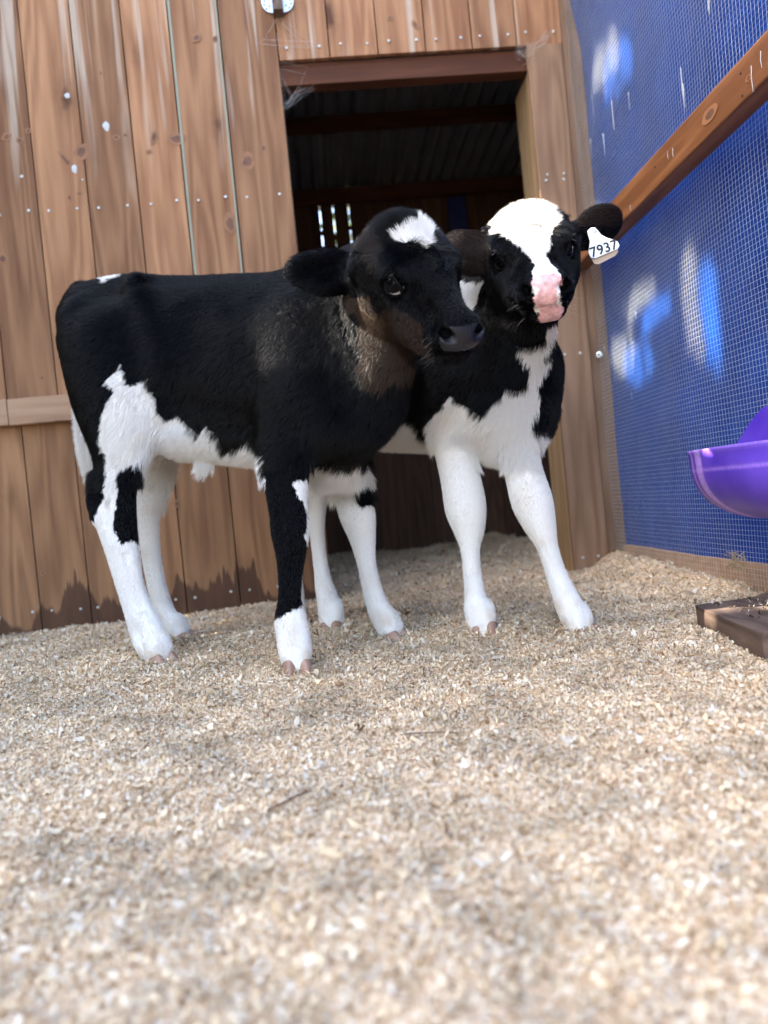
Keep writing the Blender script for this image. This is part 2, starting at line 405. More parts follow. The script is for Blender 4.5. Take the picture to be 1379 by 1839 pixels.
mb = MB(); mb.box(-1.6, 1.7, BACK_Y + .021, BACK_Y + .03, -.06, 1.93, 0, 2.0); mb.box(-1.6, slits[0] - .05, BACK_Y + .021, BACK_Y + .03, 1.931, 2.6, 0, 2.0); mb.box(slits[2] + .05, 1.7, BACK_Y + .021, BACK_Y + .03, 1.931, 2.6, 0, 2.0)  # sheet added to stop daylight leaking between the back boards
local(shed, mb, 'light_stop_sheet', [M_INNER])
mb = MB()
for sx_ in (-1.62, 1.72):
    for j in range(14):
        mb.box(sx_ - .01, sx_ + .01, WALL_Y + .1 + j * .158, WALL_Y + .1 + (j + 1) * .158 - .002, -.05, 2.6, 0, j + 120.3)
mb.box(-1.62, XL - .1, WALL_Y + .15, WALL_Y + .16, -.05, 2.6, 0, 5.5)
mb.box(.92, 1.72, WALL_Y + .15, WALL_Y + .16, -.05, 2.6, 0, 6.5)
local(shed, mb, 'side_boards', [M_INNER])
# corrugated roof
V = []; Fq = []
nx_, ny_ = 420, 10
for j in range(ny_ + 1):
    for i in range(nx_ + 1):
        xx = -1.7 + 3.5 * i / nx_; yy = WALL_Y + .05 + (BACK_Y - WALL_Y + .25) * j / ny_
        V.append((xx, yy, 2.30 + .014 * math.sin(2 * math.pi * xx / .076)))
for j in range(ny_):
    for i in range(nx_):
        a = j * (nx_ + 1) + i; Fq.append((a, a + 1, a + nx_ + 2, a + nx_ + 1))
rf = fast_mesh('corrugated_roof', np.array(V), np.array(Fq), M_IRON, smooth=True); keep_world(rf, shed)
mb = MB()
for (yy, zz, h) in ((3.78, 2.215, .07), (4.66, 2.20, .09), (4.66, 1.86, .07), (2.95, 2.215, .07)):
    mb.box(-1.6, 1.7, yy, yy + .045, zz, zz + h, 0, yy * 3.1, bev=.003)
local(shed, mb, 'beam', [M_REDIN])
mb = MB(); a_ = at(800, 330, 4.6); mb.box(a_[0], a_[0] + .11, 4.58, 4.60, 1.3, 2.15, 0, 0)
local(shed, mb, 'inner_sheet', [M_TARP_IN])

# ------------------------------------------------------------------ right side: tarp, wire mesh, rail
def tarp_mat():
    m, nt, N, L, P = new_mat('blue_tarp')
    tc = N.new('ShaderNodeTexCoord')
    nz = N.new('ShaderNodeTexNoise'); nz.inputs['Scale'].default_value = 5; nz.inputs['Detail'].default_value = 6; L.new(tc.outputs['Object'], nz.inputs['Vector'])
    cr = N.new('ShaderNodeValToRGB'); cr.color_ramp.elements[0].position = .3; cr.color_ramp.elements[0].color = (.0012, .018, .088, 1)
    cr.color_ramp.elements[1].position = .75; cr.color_ramp.elements[1].color = (.0035, .043, .21, 1); L.new(nz.outputs['Fac'], cr.inputs[0])
    mp = N.new('ShaderNodeMapping'); mp.inputs['Scale'].default_value = (1, 1, .05); L.new(tc.outputs['Object'], mp.inputs['Vector'])
    n2 = N.new('ShaderNodeTexNoise'); n2.inputs['Scale'].default_value = 45; n2.inputs['Detail'].default_value = 4; L.new(mp.outputs[0], n2.inputs['Vector'])
    r = N.new('ShaderNodeMapRange'); r.inputs['From Min'].default_value = .6; r.inputs['From Max'].default_value = .8; r.inputs['To Max'].default_value = .35; L.new(n2.outputs['Fac'], r.inputs['Value'])
    mx = N.new('ShaderNodeMix'); mx.data_type = 'RGBA'; mx.inputs['B'].default_value = (.02, .10, .24, 1); L.new(r.outputs[0], mx.inputs['Factor']); L.new(cr.outputs[0], mx.inputs['A'])
    L.new(mx.outputs['Result'], P.inputs['Base Color'])
    P.inputs['Roughness'].default_value = .45; P.inputs['Specular IOR Level'].default_value = .14
    w1 = N.new('ShaderNodeTexWave'); w1.bands_direction = 'Z'; w1.inputs['Scale'].default_value = 120; L.new(tc.outputs['Object'], w1.inputs['Vector'])
    w2 = N.new('ShaderNodeTexWave'); w2.bands_direction = 'Y'; w2.inputs['Scale'].default_value = 120; L.new(tc.outputs['Object'], w2.inputs['Vector'])
    ad = N.new('ShaderNodeMath'); L.new(w1.outputs['Fac'], ad.inputs[0]); L.new(w2.outputs['Fac'], ad.inputs[1])
    b = N.new('ShaderNodeBump'); b.inputs['Strength'].default_value = .3; b.inputs['Distance'].default_value = .0006; L.new(ad.outputs[0], b.inputs['Height'])
    b2 = N.new('ShaderNodeBump'); b2.inputs['Strength'].default_value = .6; b2.inputs['Distance'].default_value = .02
    n3 = N.new('ShaderNodeTexNoise'); n3.inputs['Scale'].default_value = 9; n3.inputs['Detail'].default_value = 3; L.new(tc.outputs['Object'], n3.inputs['Vector']); L.new(n3.outputs['Fac'], b2.inputs['Height'])
    L.new(b.outputs[0], b2.inputs['Normal']); L.new(b2.outputs[0], P.inputs['Normal'])
    tr = N.new('ShaderNodeBsdfTranslucent'); tr.inputs['Color'].default_value = (.008, .06, .36, 1)
    ms = N.new('ShaderNodeMixShader'); ms.inputs[0].default_value = .14
    L.new(P.outputs[0], ms.inputs[1]); L.new(tr.outputs[0], ms.inputs[2]); L.new(ms.outputs[0], N['Material Output'].inputs['Surface'])
    return m
M_TARP = tarp_mat()
TX = .985
def tarp_x(y, z):
    y = np.asarray(y, float); z = np.asarray(z, float)
    p = np.stack([y.ravel(), z.ravel(), 0 * y.ravel()], 1)
    w = noise3(p * [1, .35, 1], .22, 11) * .014 + noise3(p * [1, .6, 1], .09, 12) * .006 + noise3(p, .6, 13) * .012
    return TX + w.reshape(y.shape)
ys = np.linspace(-1.2, 2.545, 300); zs = np.linspace(.075, 2.7, 200)
Y, Z = np.meshgrid(ys, zs, indexing='ij'); Xx = tarp_x(Y, Z)
bul = np.clip((Z - 1.75) / .5, 0, 1) ** 1.5 * np.clip((Y - 2.2) / .33, 0, 1) * .07      # the top corner billows over the post
V = np.stack([Xx - bul, Y - bul * .2, Z], -1).reshape(-1, 3)
idx = np.arange(len(ys) * len(zs)).reshape(len(ys), len(zs))
Q = np.stack([idx[:-1, :-1], idx[1:, :-1], idx[1:, 1:], idx[:-1, 1:]], -1).reshape(-1, 4)
tarp = fast_mesh('tarpaulin', V, Q, M_TARP, smooth=True)
tag(tarp, 'blue woven tarpaulin hung behind the wire mesh on the right side', 'tarpaulin')
mb = MB()
for (px, py, l, w) in ((1222, 122, .11, .0035), (1226, 150, .06, .003), (1272, 2, .03, .008), (1210, 240, .02, .004), (1128, 165, .05, .002), (1063, 170, .1, .002), (1098, 180, .09, .003), (1060, 250, .1, .002), (1083, 240, .07, .003),
                       (1085, 620, .02, .002), (1141, 560, .02, .002), (1133, 700, .03, .002)):
    D = None
    d = RCAM @ np.array([px - CX, -(py - CY), -F_PX]); c = CAM + d * (.955 / d[0])
    pts = [(c[0], c[1] + random.uniform(-.001, .001), c[2] - l * t) for t in (0, .25, .5, .75, 1)]
    mb = MB(); mb.tube(pts, [w * .55 * random.uniform(.4, 1.2) * (1 - .5 * i_ / 4) for i_ in range(len(pts))], 6)
    o = mb.build('lime_streak', [M_SPECK], smooth=True); keep_world(o, tarp)

# welded wire mesh, 12.7 mm squares
def wire_mesh():
    S = .0127; MX = .945
    V = []; Q = []
    def xoff(y, z):
        return MX + .006 * math.sin(y * 5.1 + z * 2.0) + .004 * math.sin(z * 7 + y * 3)
    def bar(pts, r):
        b = len(V)
        for p in pts:
            V.extend([(p[0] - r, p[1], p[2] + r * p[3]) if False else None for _ in ()])
        for i, (x, y, z, vert) in enumerate(pts):
            if vert: V.extend([(x - r, y, z), (x, y - r, z), (x + r, y, z), (x, y + r, z)])
            else: V.extend([(x - r, y, z), (x, y, z - r), (x + r, y, z), (x, y, z + r)])
        for i in range(len(pts) - 1):
            for k in range(4):
                k2 = (k + 1) % 4
                Q.append((b + i * 4 + k, b + i * 4 + k2, b + i * 4 + 4 + k2, b + i * 4 + 4 + k))
    R = .00034
    for (z0, z1, sk) in ((-.01, 1.075, 0.0), (1.085, 2.7, .018)):
        n = int(3.4 / S)
        zz = np.linspace(z0, z1, 14)
        for i in range(n):
            y = -.85 + i * S
            bar([(xoff(y, z), y + .0015 * math.sin(i * 12.9 + z * 4), z, 1) for z in zz], R)
        yy = np.linspace(-.85, 2.525, 24)
        for j in range(int((z1 - z0) / S)):
            z = z0 + j * S
            bar([(xoff(y, z) - .0009, y, z + sk * math.sin(y * 2.2) + .0012 * math.sin(j * 7.7 + y * 5), 0) for y in yy], R)
    return np.array(V), np.array(Q)
V, Q = wire_mesh()
M_WIRE = simple('wire_galvanised', (.50, .52, .50), .5, .2)
wm_ = fast_mesh('wire_mesh', V, Q, M_WIRE)
tag(wm_, 'fine square galvanised wire mesh stretched over the blue sheet', 'wire mesh')
rail = empty('timber_rail', (.90, 1.0, 1.08)); tag(rail, 'orange brown knotty rail running along the wire mesh', 'rail')
mb = MB(); mb.box(.872, .926, -.9, 2.50, 1.036, 1.118, 0, 3.7, bev=.004)
local(rail, mb, 'rail_beam', [M_RAIL])
mb = MB()
for (px, py) in ((1176, 300), (1237, 306), (1330, 132), (1333, 172), (1199, 275), (1100, 400)):
    d = RCAM @ np.array([px - CX, -(py - CY), -F_PX]); c = CAM + d * (.8715 / d[0]); mb = MB(); mb.disc(c, (-1, 0, 0), .0028, .001, 8)
    local(rail, mb, 'nail_hole', [M_DARK])
mb = MB()
for (px, py, l) in ((1199, 272, .018), (1349, 118, .05), (1366, 92, .03), (1208, 266, .02), (1132, 368, .015)):
    d = RCAM @ np.array([px - CX, -(py - CY), -F_PX]); c = CAM + d * (.871 / d[0])
    mb = MB(); mb.tube([(c[0], c[1], c[2]), (c[0] - .0004, c[1] + .002, c[2] - l / 2), (c[0], c[1] + .001, c[2] - l)], [.0009, .0007, .0004], 5)
    local(rail, mb, 'lime_streak', [M_SPECK])
mb = MB()
for (px, py, rw, rh) in ((1275, 205, .034, .015), (1345, 140, .012, .006)):
    d = RCAM @ np.array([px - CX, -(py - CY), -F_PX]); c = CAM + d * (.8712 / d[0]); k = 18
    for ring, off, mi in ((1.0, .0008, 0), (.55, .0013, 1)):
        vs = [(c[0] - off, c[1] + math.cos(2 * math.pi * i / k) * rw * ring * random.uniform(.9, 1.1), c[2] + math.sin(2 * math.pi * i / k) * rh * ring * random.uniform(.9, 1.1)) for i in range(k)]
        mb.add(vs, [tuple(range(k))], mi)
local(rail, mb, 'knots', [simple('knot_ring', (.30, .13, .055), .6), M_KNOT])
bb = MB(); bb.box(.968, .995, -1.2, 2.52, -.03, .085, 0, 6.1, bev=.003)
bbo = bb.build('base_board', [M_BATTEN]); tag(bbo, 'low grey brown board along the foot of the blue sheet', 'board')
wsh = MB(); c = at(1076, 637, 2.50)
wsh.disc(c, (-.6, -1, 0), .011, .003, 16)
wso = wsh.build('washer', [M_GALV], smooth=False); tag(wso, 'round galvanised washer on the sheet edge beside the door post', 'washer')
mb = MB(); mb.disc(c + np.array([-.002, -.0035, 0]), (-.6, -1, 0), .004, .002, 6)
o = mb.build('screw_head', [M_DARK]); keep_world(o, wso)
# old wire and straw tangle at the foot of the mesh
mb = MB()
for k in range(9):
    d = RCAM @ np.array([1322 - CX, -(1003 - CY), -F_PX]); c = CAM + d * (.93 / d[0])
    pts = [c + np.array([random.uniform(-.012, .004), random.uniform(-.05, .04), random.uniform(-.03, .02)]) for _ in range(3)]
    mb.tube(pts, .0012, 5)
tw = mb.build('straw_tangle', [simple('dry_straw', (.42, .33, .2), .7)], smooth=True)
tag(tw, 'small tangle of dry straw caught at the foot of the mesh', 'straw')

# ------------------------------------------------------------------ hook bracket at top, cobwebs
br = empty('hanging_bracket', at(498, 8, WALL_Y)); tag(br, 'galvanised bracket with drilled holes at the top of the plank wall', 'bracket')
c = at(498, 2, WALL_Y - .006)
mb = MB()
for s in (-1, 1):
    prof = []
    for i in range(15):
        th = math.pi * i / 14
        prof.append((c[0] + s * (.014 + .040 * math.sin(th) ** .8), c[2] - .04 * math.cos(th) - (0 if i else 0)))
    prof = prof + [(c[0] + s * .014, c[2] + .04)]
    n = len(prof)
    vs = [(x, WALL_Y - .004, z) for x, z in prof] + [(x, WALL_Y - .009, z) for x, z in prof]
    fs = [tuple(range(n)), tuple(n + i for i in range(n))[::-1]] + [(i, (i + 1) % n, n + (i + 1) % n, n + i) for i in range(n)]
    mb.add(vs, fs)
    for (hx, hz) in ((.028, -.018), (.043, 0), (.027, .006), (.038, -.026), (.045, -.012)):
        mb.disc((c[0] + s * hx, WALL_Y - .0094, c[2] + hz), (0, -1, 0), .0032, .0005, 8, 1)
local(br, mb, 'plate', [M_GALV, M_DARK])
mb = MB(); mb.box(c[0] - .017, c[0] + .017, WALL_Y - .045, WALL_Y - .003, c[2] - .052, c[2] + .30, 0, 3, bev=.002)
local(br, mb, 'hanger_arm', [M_BLOCK])

M_WEB = simple('cobweb', (.55, .52, .48), .9)
def cobweb(name_lab, anchors, n, sag):
    mb = MB()
    for k in range(n):
        a, b = random.sample(anchors, 2)
        pts = []
        off = [random.uniform(-.02, .02) for _ in range(3)]
        for t in np.linspace(0, 1, 7):
            p = np.array(a) * (1 - t) + np.array(b) * t + np.array([random.uniform(-.002, .002), random.uniform(-.004, .004), -sag * math.sin(math.pi * t) * random.uniform(.6, 1)]) + np.array(off) * .6
            pts.append(p)
        mb.tube(pts, random.uniform(.00012, .0003), 3, cap=False)
    o = mb.build('cobweb', [M_WEB], smooth=True); tag(o, name_lab, 'cobweb', 'cobwebs on the door frame'); return o
cobweb('dusty cobweb in the upper right corner of the doorway', [at(985, 60, 2.525), at(930, 88, 2.53), at(960, 85, 2.50), at(925, 120, 2.58), at(945, 100, 2.52)], 46, .012)
cobweb('dusty cobweb in the upper left corner of the doorway', [at(503, 120, 2.54), at(545, 135, 2.56), at(590, 130, 2.58), at(510, 190, 2.55), at(530, 170, 2.55)], 34, .01)
cobweb('faint cobweb below the galvanised bracket', [at(500, 30, 2.52), at(470, 75, 2.522), at(560, 80, 2.522), at(520, 60, 2.52)], 16, .004)

# ------------------------------------------------------------------ ground and bedding
M_EARTH = simple('earth', (.20, .155, .11), .95, bump=.5, bscale=30, var=.3)
gr = mesh_obj('ground', [(-60, -60, -.07), (60, -60, -.07), (60, 60, -.07), (-60, 60, -.07)], [(0, 1, 2, 3)], M_EARTH); tag(gr, kind='structure')

def shaving_sheet_mat():
    m, nt, N, L, P = new_mat('shaving_bed')
    tc = N.new('ShaderNodeTexCoord')
    vo = N.new('ShaderNodeTexVoronoi'); vo.inputs['Scale'].default_value = 260; L.new(tc.outputs['Object'], vo.inputs['Vector'])
    se = N.new('ShaderNodeSeparateColor'); L.new(vo.outputs['Color'], se.inputs[0])
    cr = N.new('ShaderNodeValToRGB'); e = cr.color_ramp.elements
    e[0].color = (.48, .32, .19, 1); e[1].color = (.84, .65, .45, 1); e.new(.5).color = (.70, .50, .32, 1); L.new(se.outputs[0], cr.inputs[0])
    L.new(cr.outputs[0], P.inputs['Base Color']); P.inputs['Roughness'].default_value = .85; P.inputs['Specular IOR Level'].default_value = .2
    b = N.new('ShaderNodeBump'); b.inputs['Strength'].default_value = .8; b.inputs['Distance'].default_value = .004; L.new(vo.outputs['Distance'], b.inputs['Height']); L.new(b.outputs[0], P.inputs['Normal'])
    return m
gx = np.arange(-2.6, 1.72, .008); gy = np.arange(-.6, 4.75, .008)
GX, GY = np.meshgrid(gx, gy, indexing='ij'); GZ = bed_h(GX, GY)
V = np.stack([GX, GY, GZ], -1).reshape(-1, 3); idx = np.arange(GX.size).reshape(GX.shape)
Q = np.stack([idx[:-1, :-1], idx[1:, :-1], idx[1:, 1:], idx[:-1, 1:]], -1).reshape(-1, 4)
bed = fast_mesh('bedding_floor', V, Q, shaving_sheet_mat(), smooth=True); tag(bed, kind='structure')

def flake_mat():
    m, nt, N, L, P = new_mat('shaving_flake')
    g = N.new('ShaderNodeNewGeometry')
    cr = N.new('ShaderNodeValToRGB'); e = cr.color_ramp.elements
    e[0].position = 0; e[0].color = (.24, .13, .07, 1); e[1].position = 1; e[1].color = (.84, .76, .62, 1)
    for p, c_ in ((.05, (.44, .29, .16, 1)), (.18, (.68, .50, .31, 1)), (.42, (.80, .64, .43, 1)), (.6, (.86, .70, .46, 1)), (.75, (.88, .78, .60, 1)), (.9, (.74, .67, .56, 1))):
        e.new(p).color = c_
    L.new(g.outputs['Random Per Island'], cr.inputs[0])
    tc = N.new('ShaderNodeTexCoord'); dn = N.new('ShaderNodeTexNoise'); dn.inputs['Scale'].default_value = 7; dn.inputs['Detail'].default_value = 5; dn.inputs['Roughness'].default_value = .65; L.new(tc.outputs['Object'], dn.inputs['Vector'])
    dm = N.new('ShaderNodeMapRange'); dm.inputs['From Min'].default_value = .38; dm.inputs['From Max'].default_value = .56; dm.inputs['To Min'].default_value = .68; dm.inputs['To Max'].default_value = 1.06; L.new(dn.outputs['Fac'], dm.inputs['Value'])
    dsc = N.new('ShaderNodeVectorMath'); dsc.operation = 'SCALE'; L.new(cr.outputs[0], dsc.inputs[0]); L.new(dm.outputs[0], dsc.inputs['Scale'])
    L.new(dsc.outputs[0], P.inputs['Base Color']); P.inputs['Roughness'].default_value = .75; P.inputs['Specular IOR Level'].default_value = .25
    tr = N.new('ShaderNodeBsdfTranslucent'); L.new(cr.outputs[0], tr.inputs['Color'])
    ms = N.new('ShaderNodeMixShader'); ms.inputs[0].default_value = .2
    L.new(P.outputs[0], ms.inputs[1]); L.new(tr.outputs[0], ms.inputs[2]); L.new(ms.outputs[0], N['Material Output'].inputs['Surface'])
    return m
M_FLAKE = flake_mat()
def flakes(name, P, L_, W_, tilt, lift, mat):
    n = len(P)
    yaw = rng.uniform(0, 2 * np.pi, n); pit = rng.normal(0, tilt, n); rol = rng.normal(0, tilt, n)
    cy_, sy_ = np.cos(yaw), np.sin(yaw)
    t = np.stack([cy_ * np.cos(pit), sy_ * np.cos(pit), np.sin(pit)], 1)
    b = np.stack([-sy_, cy_, np.zeros(n)], 1); b[:, 2] = np.sin(rol); b /= np.linalg.norm(b, axis=1)[:, None]
    nn = np.cross(t, b); nn[nn[:, 2] < 0] *= -1
    curl = rng.normal(.15, .28, n) * L_
    base = P + nn * (lift * rng.uniform(0, 1, n) ** 1.5)[:, None]
    V = np.empty((n, 6, 3))
    w2 = W_ * rng.uniform(.35, 1.0, n)
    for i, (s, c_) in enumerate(((-.5, 1), (0, 0), (.5, 1))):
        ww = (W_ if i == 1 else w2)[:, None] * .5
        ctr = base + t * (L_ * s)[:, None] + nn * (curl * c_)[:, None]
        sk = t * (L_ * rng.uniform(-.15, .15, n))[:, None]
        V[:, i * 2] = ctr - b * ww + sk; V[:, i * 2 + 1] = ctr + b * ww - sk
    idx = (np.arange(n) * 6)[:, None]
    Q = np.concatenate([idx + [0, 1, 3, 2], idx + [2, 3, 5, 4]], 0)
    return V.reshape(-1, 3), Q
def scatter():
    Ps = []; Ls = []; Ws = []
    bands = [(.30, .8, 150000, .0038), (.8, 1.3, 130000, .0040), (1.3, 1.9, 95000, .0047), (1.9, 2.6, 48000, .0056), (2.6, 4.7, 7000, .009)]
    for (d0, d1, dens, L0) in bands:
        xl0, xl1 = -.68 * d1 - .12, min(.985, .62 * d1 + .15)
        area = (d1 - d0) * (xl1 - xl0); n = int(area * dens * DETAIL)
        y = rng.uniform(d0, d1, n); x = rng.uniform(xl0, xl1, n)
        k = (x > -.68 * y - .1) & (x < .62 * y + .13)
        x, y = x[k], y[k]; n = len(x)
        L_ = L0 * np.exp(rng.normal(0, .42, n)); W_ = L_ * rng.uniform(.22, .7, n)
        big = rng.uniform(0, 1, n) < .005; L_[big] *= 2.6; W_[big] *= 1.6
        Ps.append(np.stack([x, y, bed_h(x, y) + .0005], 1)); Ls.append(L_); Ws.append(W_)
    for (px, py, D) in ((290, 1187, 1.61), (327, 1148, 1.855), (534, 1203, 1.445), (706, 1141, 1.70), (872, 1141, 1.63), (1044, 1138, 1.555), (599, 1134, 1.855)):
        c = at(px, py, D); n = 420; th = rng.uniform(0, 2 * np.pi, n); rr = .030 + np.abs(rng.normal(0, .016, n))
        x, y = c[0] + np.cos(th) * rr, c[1] + np.sin(th) * rr; L_ = .0055 * np.exp(rng.normal(0, .35, n))
        Ps.append(np.stack([x, y, bed_h(x, y) + .011 * np.exp(-((rr - .034) / .014) ** 2) * rng.uniform(.2, 1, n)], 1)); Ls.append(L_); Ws.append(L_ * rng.uniform(.25, .7, n))
    return np.concatenate(Ps), np.concatenate(Ls), np.concatenate(Ws)
P_, L_, W_ = scatter()
V, Q = flakes('wood_shavings', P_, L_, W_, .45, .0045, None)
fl = fast_mesh('wood_shavings', V, Q, M_FLAKE)
tag(fl, 'pale tan wood shavings spread thickly over the pen floor', 'shavings', kind='stuff')
# a few twigs lying in the shavings
def twig(pts_px, r, lab):
    mb = MB(); pts = []
    for (px, py) in pts_px:
        d = RCAM @ np.array([px - CX, -(py - CY), -F_PX]); c = CAM + d * ((.008 - CAM[2]) / d[2]); c[2] = float(bed_h(c[0], c[1])) + .006; pts.append(c)
    mb.tube(pts, [r, r * .9, r * .5][:len(pts)] if len(pts) <= 3 else r, 6)
    o = mb.build('twig', [simple('twig_bark', (.16, .09, .055), .8)], smooth=True); tag(o, lab, 'twig', 'twigs lying in the shavings')
twig([(725, 1304), (780, 1301), (842, 1298)], .0012, 'thin dark twig lying flat in the middle of the shavings')
twig([(480, 1444), (520, 1425), (552, 1412)], .0018, 'short reddish twig near the front of the shavings')

# ------------------------------------------------------------------ timber block lower right
blk = empty('timber_block', (.79, 1.35, 0)); tag(blk, 'rough brown timber block in the shavings under the purple feeder', 'timber')
a = at(1250, 1107, 1.48); b = at(1371, 1152, 1.17)
zt = .044
pl = [(a[0], a[1]), (b[0], b[1]), (1.02, 1.12), (1.02, 1.55)]
bm = bmesh.new()
vb = [bm.verts.new((x, y, -.03)) for x, y in pl]; vt = [bm.verts.new((x, y, zt)) for x, y in pl]
bm.faces.new(vt); bm.faces.new(vb[::-1])
for i in range(4): bm.faces.new((vb[i], vb[(i + 1) % 4], vt[(i + 1) % 4], vt[i]))
bmesh.ops.recalc_face_normals(bm, faces=bm.faces)
bmesh.ops.subdivide_edges(bm, edges=bm.edges, cuts=12, use_grid_fill=True)
for v in bm.verts:
    p = np.array([v.co[:]]); v.co += Vector((noise3(p, .03, 21)[0] * .003, noise3(p, .03, 22)[0] * .003, noise3(p, .04, 23)[0] * .003))
vs = [v.co[:] for v in bm.verts]; bm.verts.index_update(); fs = [[v.index for v in f.verts] for f in bm.faces]; bm.free()
o = mesh_obj('block_body', vs, fs, M_BLOCK, smooth=False); keep_world(o, blk)
n = 420
u = rng.uniform(0.10, 1, n); v_ = rng.uniform(0.05, .95, n)
px_ = (a[0] * (1 - v_) + b[0] * v_) * (1 - u) + 1.0 * u; py_ = (a[1] * (1 - v_) + b[1] * v_) * (1 - u) + (1.55 * (1 - v_) + 1.12 * v_) * u
V, Q = flakes('husks', np.stack([px_, py_, np.full(n, zt + .002)], 1), rng.uniform(.005, .012, n), rng.uniform(.002, .004, n), .3, .006, None)
def husk_mat():
    m, nt, N, L, P = new_mat('seed_husk'); g = N.new('ShaderNodeNewGeometry'); cr = N.new('ShaderNodeValToRGB'); cr.color_ramp.interpolation = 'CONSTANT'; e = cr.color_ramp.elements
    e[0].color = (.06, .04, .03, 1); e[1].position = .8; e[1].color = (.5, .45, .38, 1); e.new(.35).color = (.12, .08, .05, 1); e.new(.6).color = (.28, .21, .14, 1)
    L.new(g.outputs['Random Per Island'], cr.inputs[0]); L.new(cr.outputs[0], P.inputs['Base Color']); P.inputs['Roughness'].default_value = .7; return m
hk = fast_mesh('seed_husks', V, Q, husk_mat()); tag(hk, 'scatter of dark and pale seed husks on the timber block', 'husks', kind='stuff')

# ------------------------------------------------------------------ purple feeder
def feeder():
    m, nt, N, L, P = new_mat('purple_plastic')
    tc = N.new('ShaderNodeTexCoord'); nz = N.new('ShaderNodeTexNoise'); nz.inputs['Scale'].default_value = 14; nz.inputs['Detail'].default_value = 6; L.new(tc.outputs['Object'], nz.inputs['Vector'])
    cr = N.new('ShaderNodeValToRGB'); e = cr.color_ramp.elements; e[0].position = .35; e[0].color = (.085, .035, .47, 1); e[1].position = .8; e[1].color = (.16, .075, .60, 1); L.new(nz.outputs['Fac'], cr.inputs[0])
    at_ = N.new('ShaderNodeAttribute'); at_.attribute_name = 'wear'
    n2 = N.new('ShaderNodeTexNoise'); n2.inputs['Scale'].default_value = 160; n2.inputs['Detail'].default_value = 5; L.new(tc.outputs['Object'], n2.inputs['Vector'])
    mu = N.new('ShaderNodeMath'); mu.operation = 'MULTIPLY'; mu.use_clamp = True; L.new(at_.outputs['Fac'], mu.inputs[0]); L.new(n2.outputs['Fac'], mu.inputs[1])
    mx = N.new('ShaderNodeMix'); mx.data_type = 'RGBA'; mx.inputs['B'].default_value = (.55, .33, .88, 1); L.new(mu.outputs[0], mx.inputs['Factor']); L.new(cr.outputs[0], mx.inputs['A'])
    L.new(mx.outputs['Result'], P.inputs['Base Color']); P.inputs['Roughness'].default_value = .42; P.inputs['Subsurface Weight'].default_value = .15; P.inputs['Subsurface Radius'].default_value = (.01, .005, .02); P.inputs['Subsurface Scale'].default_value = .5
    root = empty('feed_trough', (.9, 1.45, .2)); tag(root, 'purple plastic feed trough hung on the wire mesh', 'feeder')
    XW, YC = .915, 1.44
    ax, ay, hz, ztop = .158, .215, .160, .362
    nu, nv = 64, 26
    V = []; wear = []
    th4 = .004
    def pt(u, v, inset):
        # u 0..1 around half plan, v 0 rim ..1 bottom
        th = math.pi * u; n = 2.7
        cx_ = abs(math.sin(th)) ** (2 / n); sy = math.copysign(abs(math.cos(th)) ** (2 / n), math.cos(th))
        r = (1 - min(v, .9995) ** 3.2) ** (1 / 1.8)
        z = ztop - hz * v
        ridge = .004 * math.exp(-((u - .70) / .012) ** 2) + .003 * math.exp(-((u - .3) / .012) ** 2)
        lip = .003 * max(0, 1 - v / .10)
        k = 1 - inset / .2
        return (XW - (ax * cx_ * r + ridge + lip * cx_) * k, YC - (ay * sy * (.35 + .65 * r) + lip * sy) * k * (1 if v < 1 else 1), z + (inset if v > .05 else 0))
    for side, inset in ((0, 0), (1, th4)):
        for j in range(nv + 1):
            for i in range(nu + 1):
                u, v = i / nu, min(j / nv, .999)
                V.append(pt(u, v, inset))
                w = max(0, 1 - abs(v - .26) / .03) * .7 + (.9 if .56 < u < .60 or .63 < u < .67 or .71 < u < .76 else 0) * (1 if side == 0 else 0) + max(0, 1 - v / .06) * .4
                wear.append(w * 1.8)
    Fs = []
    S = (nu + 1) * (nv + 1)
    for s in (0, 1):
        for j in range(nv):
            for i in range(nu):
                a_ = s * S + j * (nu + 1) + i; f = (a_, a_ + 1, a_ + nu + 2, a_ + nu + 1); Fs.append(f if s else f[::-1])
    for i in range(nu): Fs.append((i, i + 1, S + i + 1, S + i))
    o = mesh_obj('bowl', V, Fs, m, smooth=True); keep_world(o, root)
    o.data.attributes.new('wear', 'FLOAT', 'POINT').data.foreach_set('value', wear)
    # raised back plate
    n = 40; prof = []
    for i in range(n + 1):
        t = i / n; yy = YC + ay * (1 - 2 * t)
        e_ = min(1, (1 - abs(1 - 2 * t)) / .85); zz = ztop - .01 + .090 * (math.sin(e_ * math.pi / 2) ** 1.25)
        prof.append((yy, zz))
    vs = []; 
    for x_ in (XW + .001, XW - .007):
        vs += [(x_, y_, z_) for y_, z_ in prof] + [(x_, y_, ztop - .15) for y_, z_ in prof]
    m1 = n + 1; fs = []
    for i in range(n):
        fs += [(i, i + 1, m1 + i + 1, m1 + i), (2 * m1 + i, 3 * m1 + i, 3 * m1 + i + 1, 2 * m1 + i + 1), (i, 2 * m1 + i, 2 * m1 + i + 1, i + 1)]
    fs += [(0, m1, 3 * m1, 2 * m1), (n, 2 * m1 + n, 3 * m1 + n, m1 + n)]
    o = mesh_obj('back_plate', vs, fs, m, smooth=False); keep_world(o, root)
    o.data.attributes.new('wear', 'FLOAT', 'POINT').data.foreach_set('value', [0.0] * len(vs))
feeder()
# ------------------------------------------------------------------ calves: implicit body -> one continuous mesh
import openvdb
def rod(w):
    w = np.array(w, float); t = np.linalg.norm(w) + 1e-12; k = w / t
    K = np.array([[0, -k[2], k[1]], [k[2], 0, -k[0]], [-k[1], k[0], 0]])
    return np.eye(3) + math.sin(t) * K + (1 - math.cos(t)) * K @ K

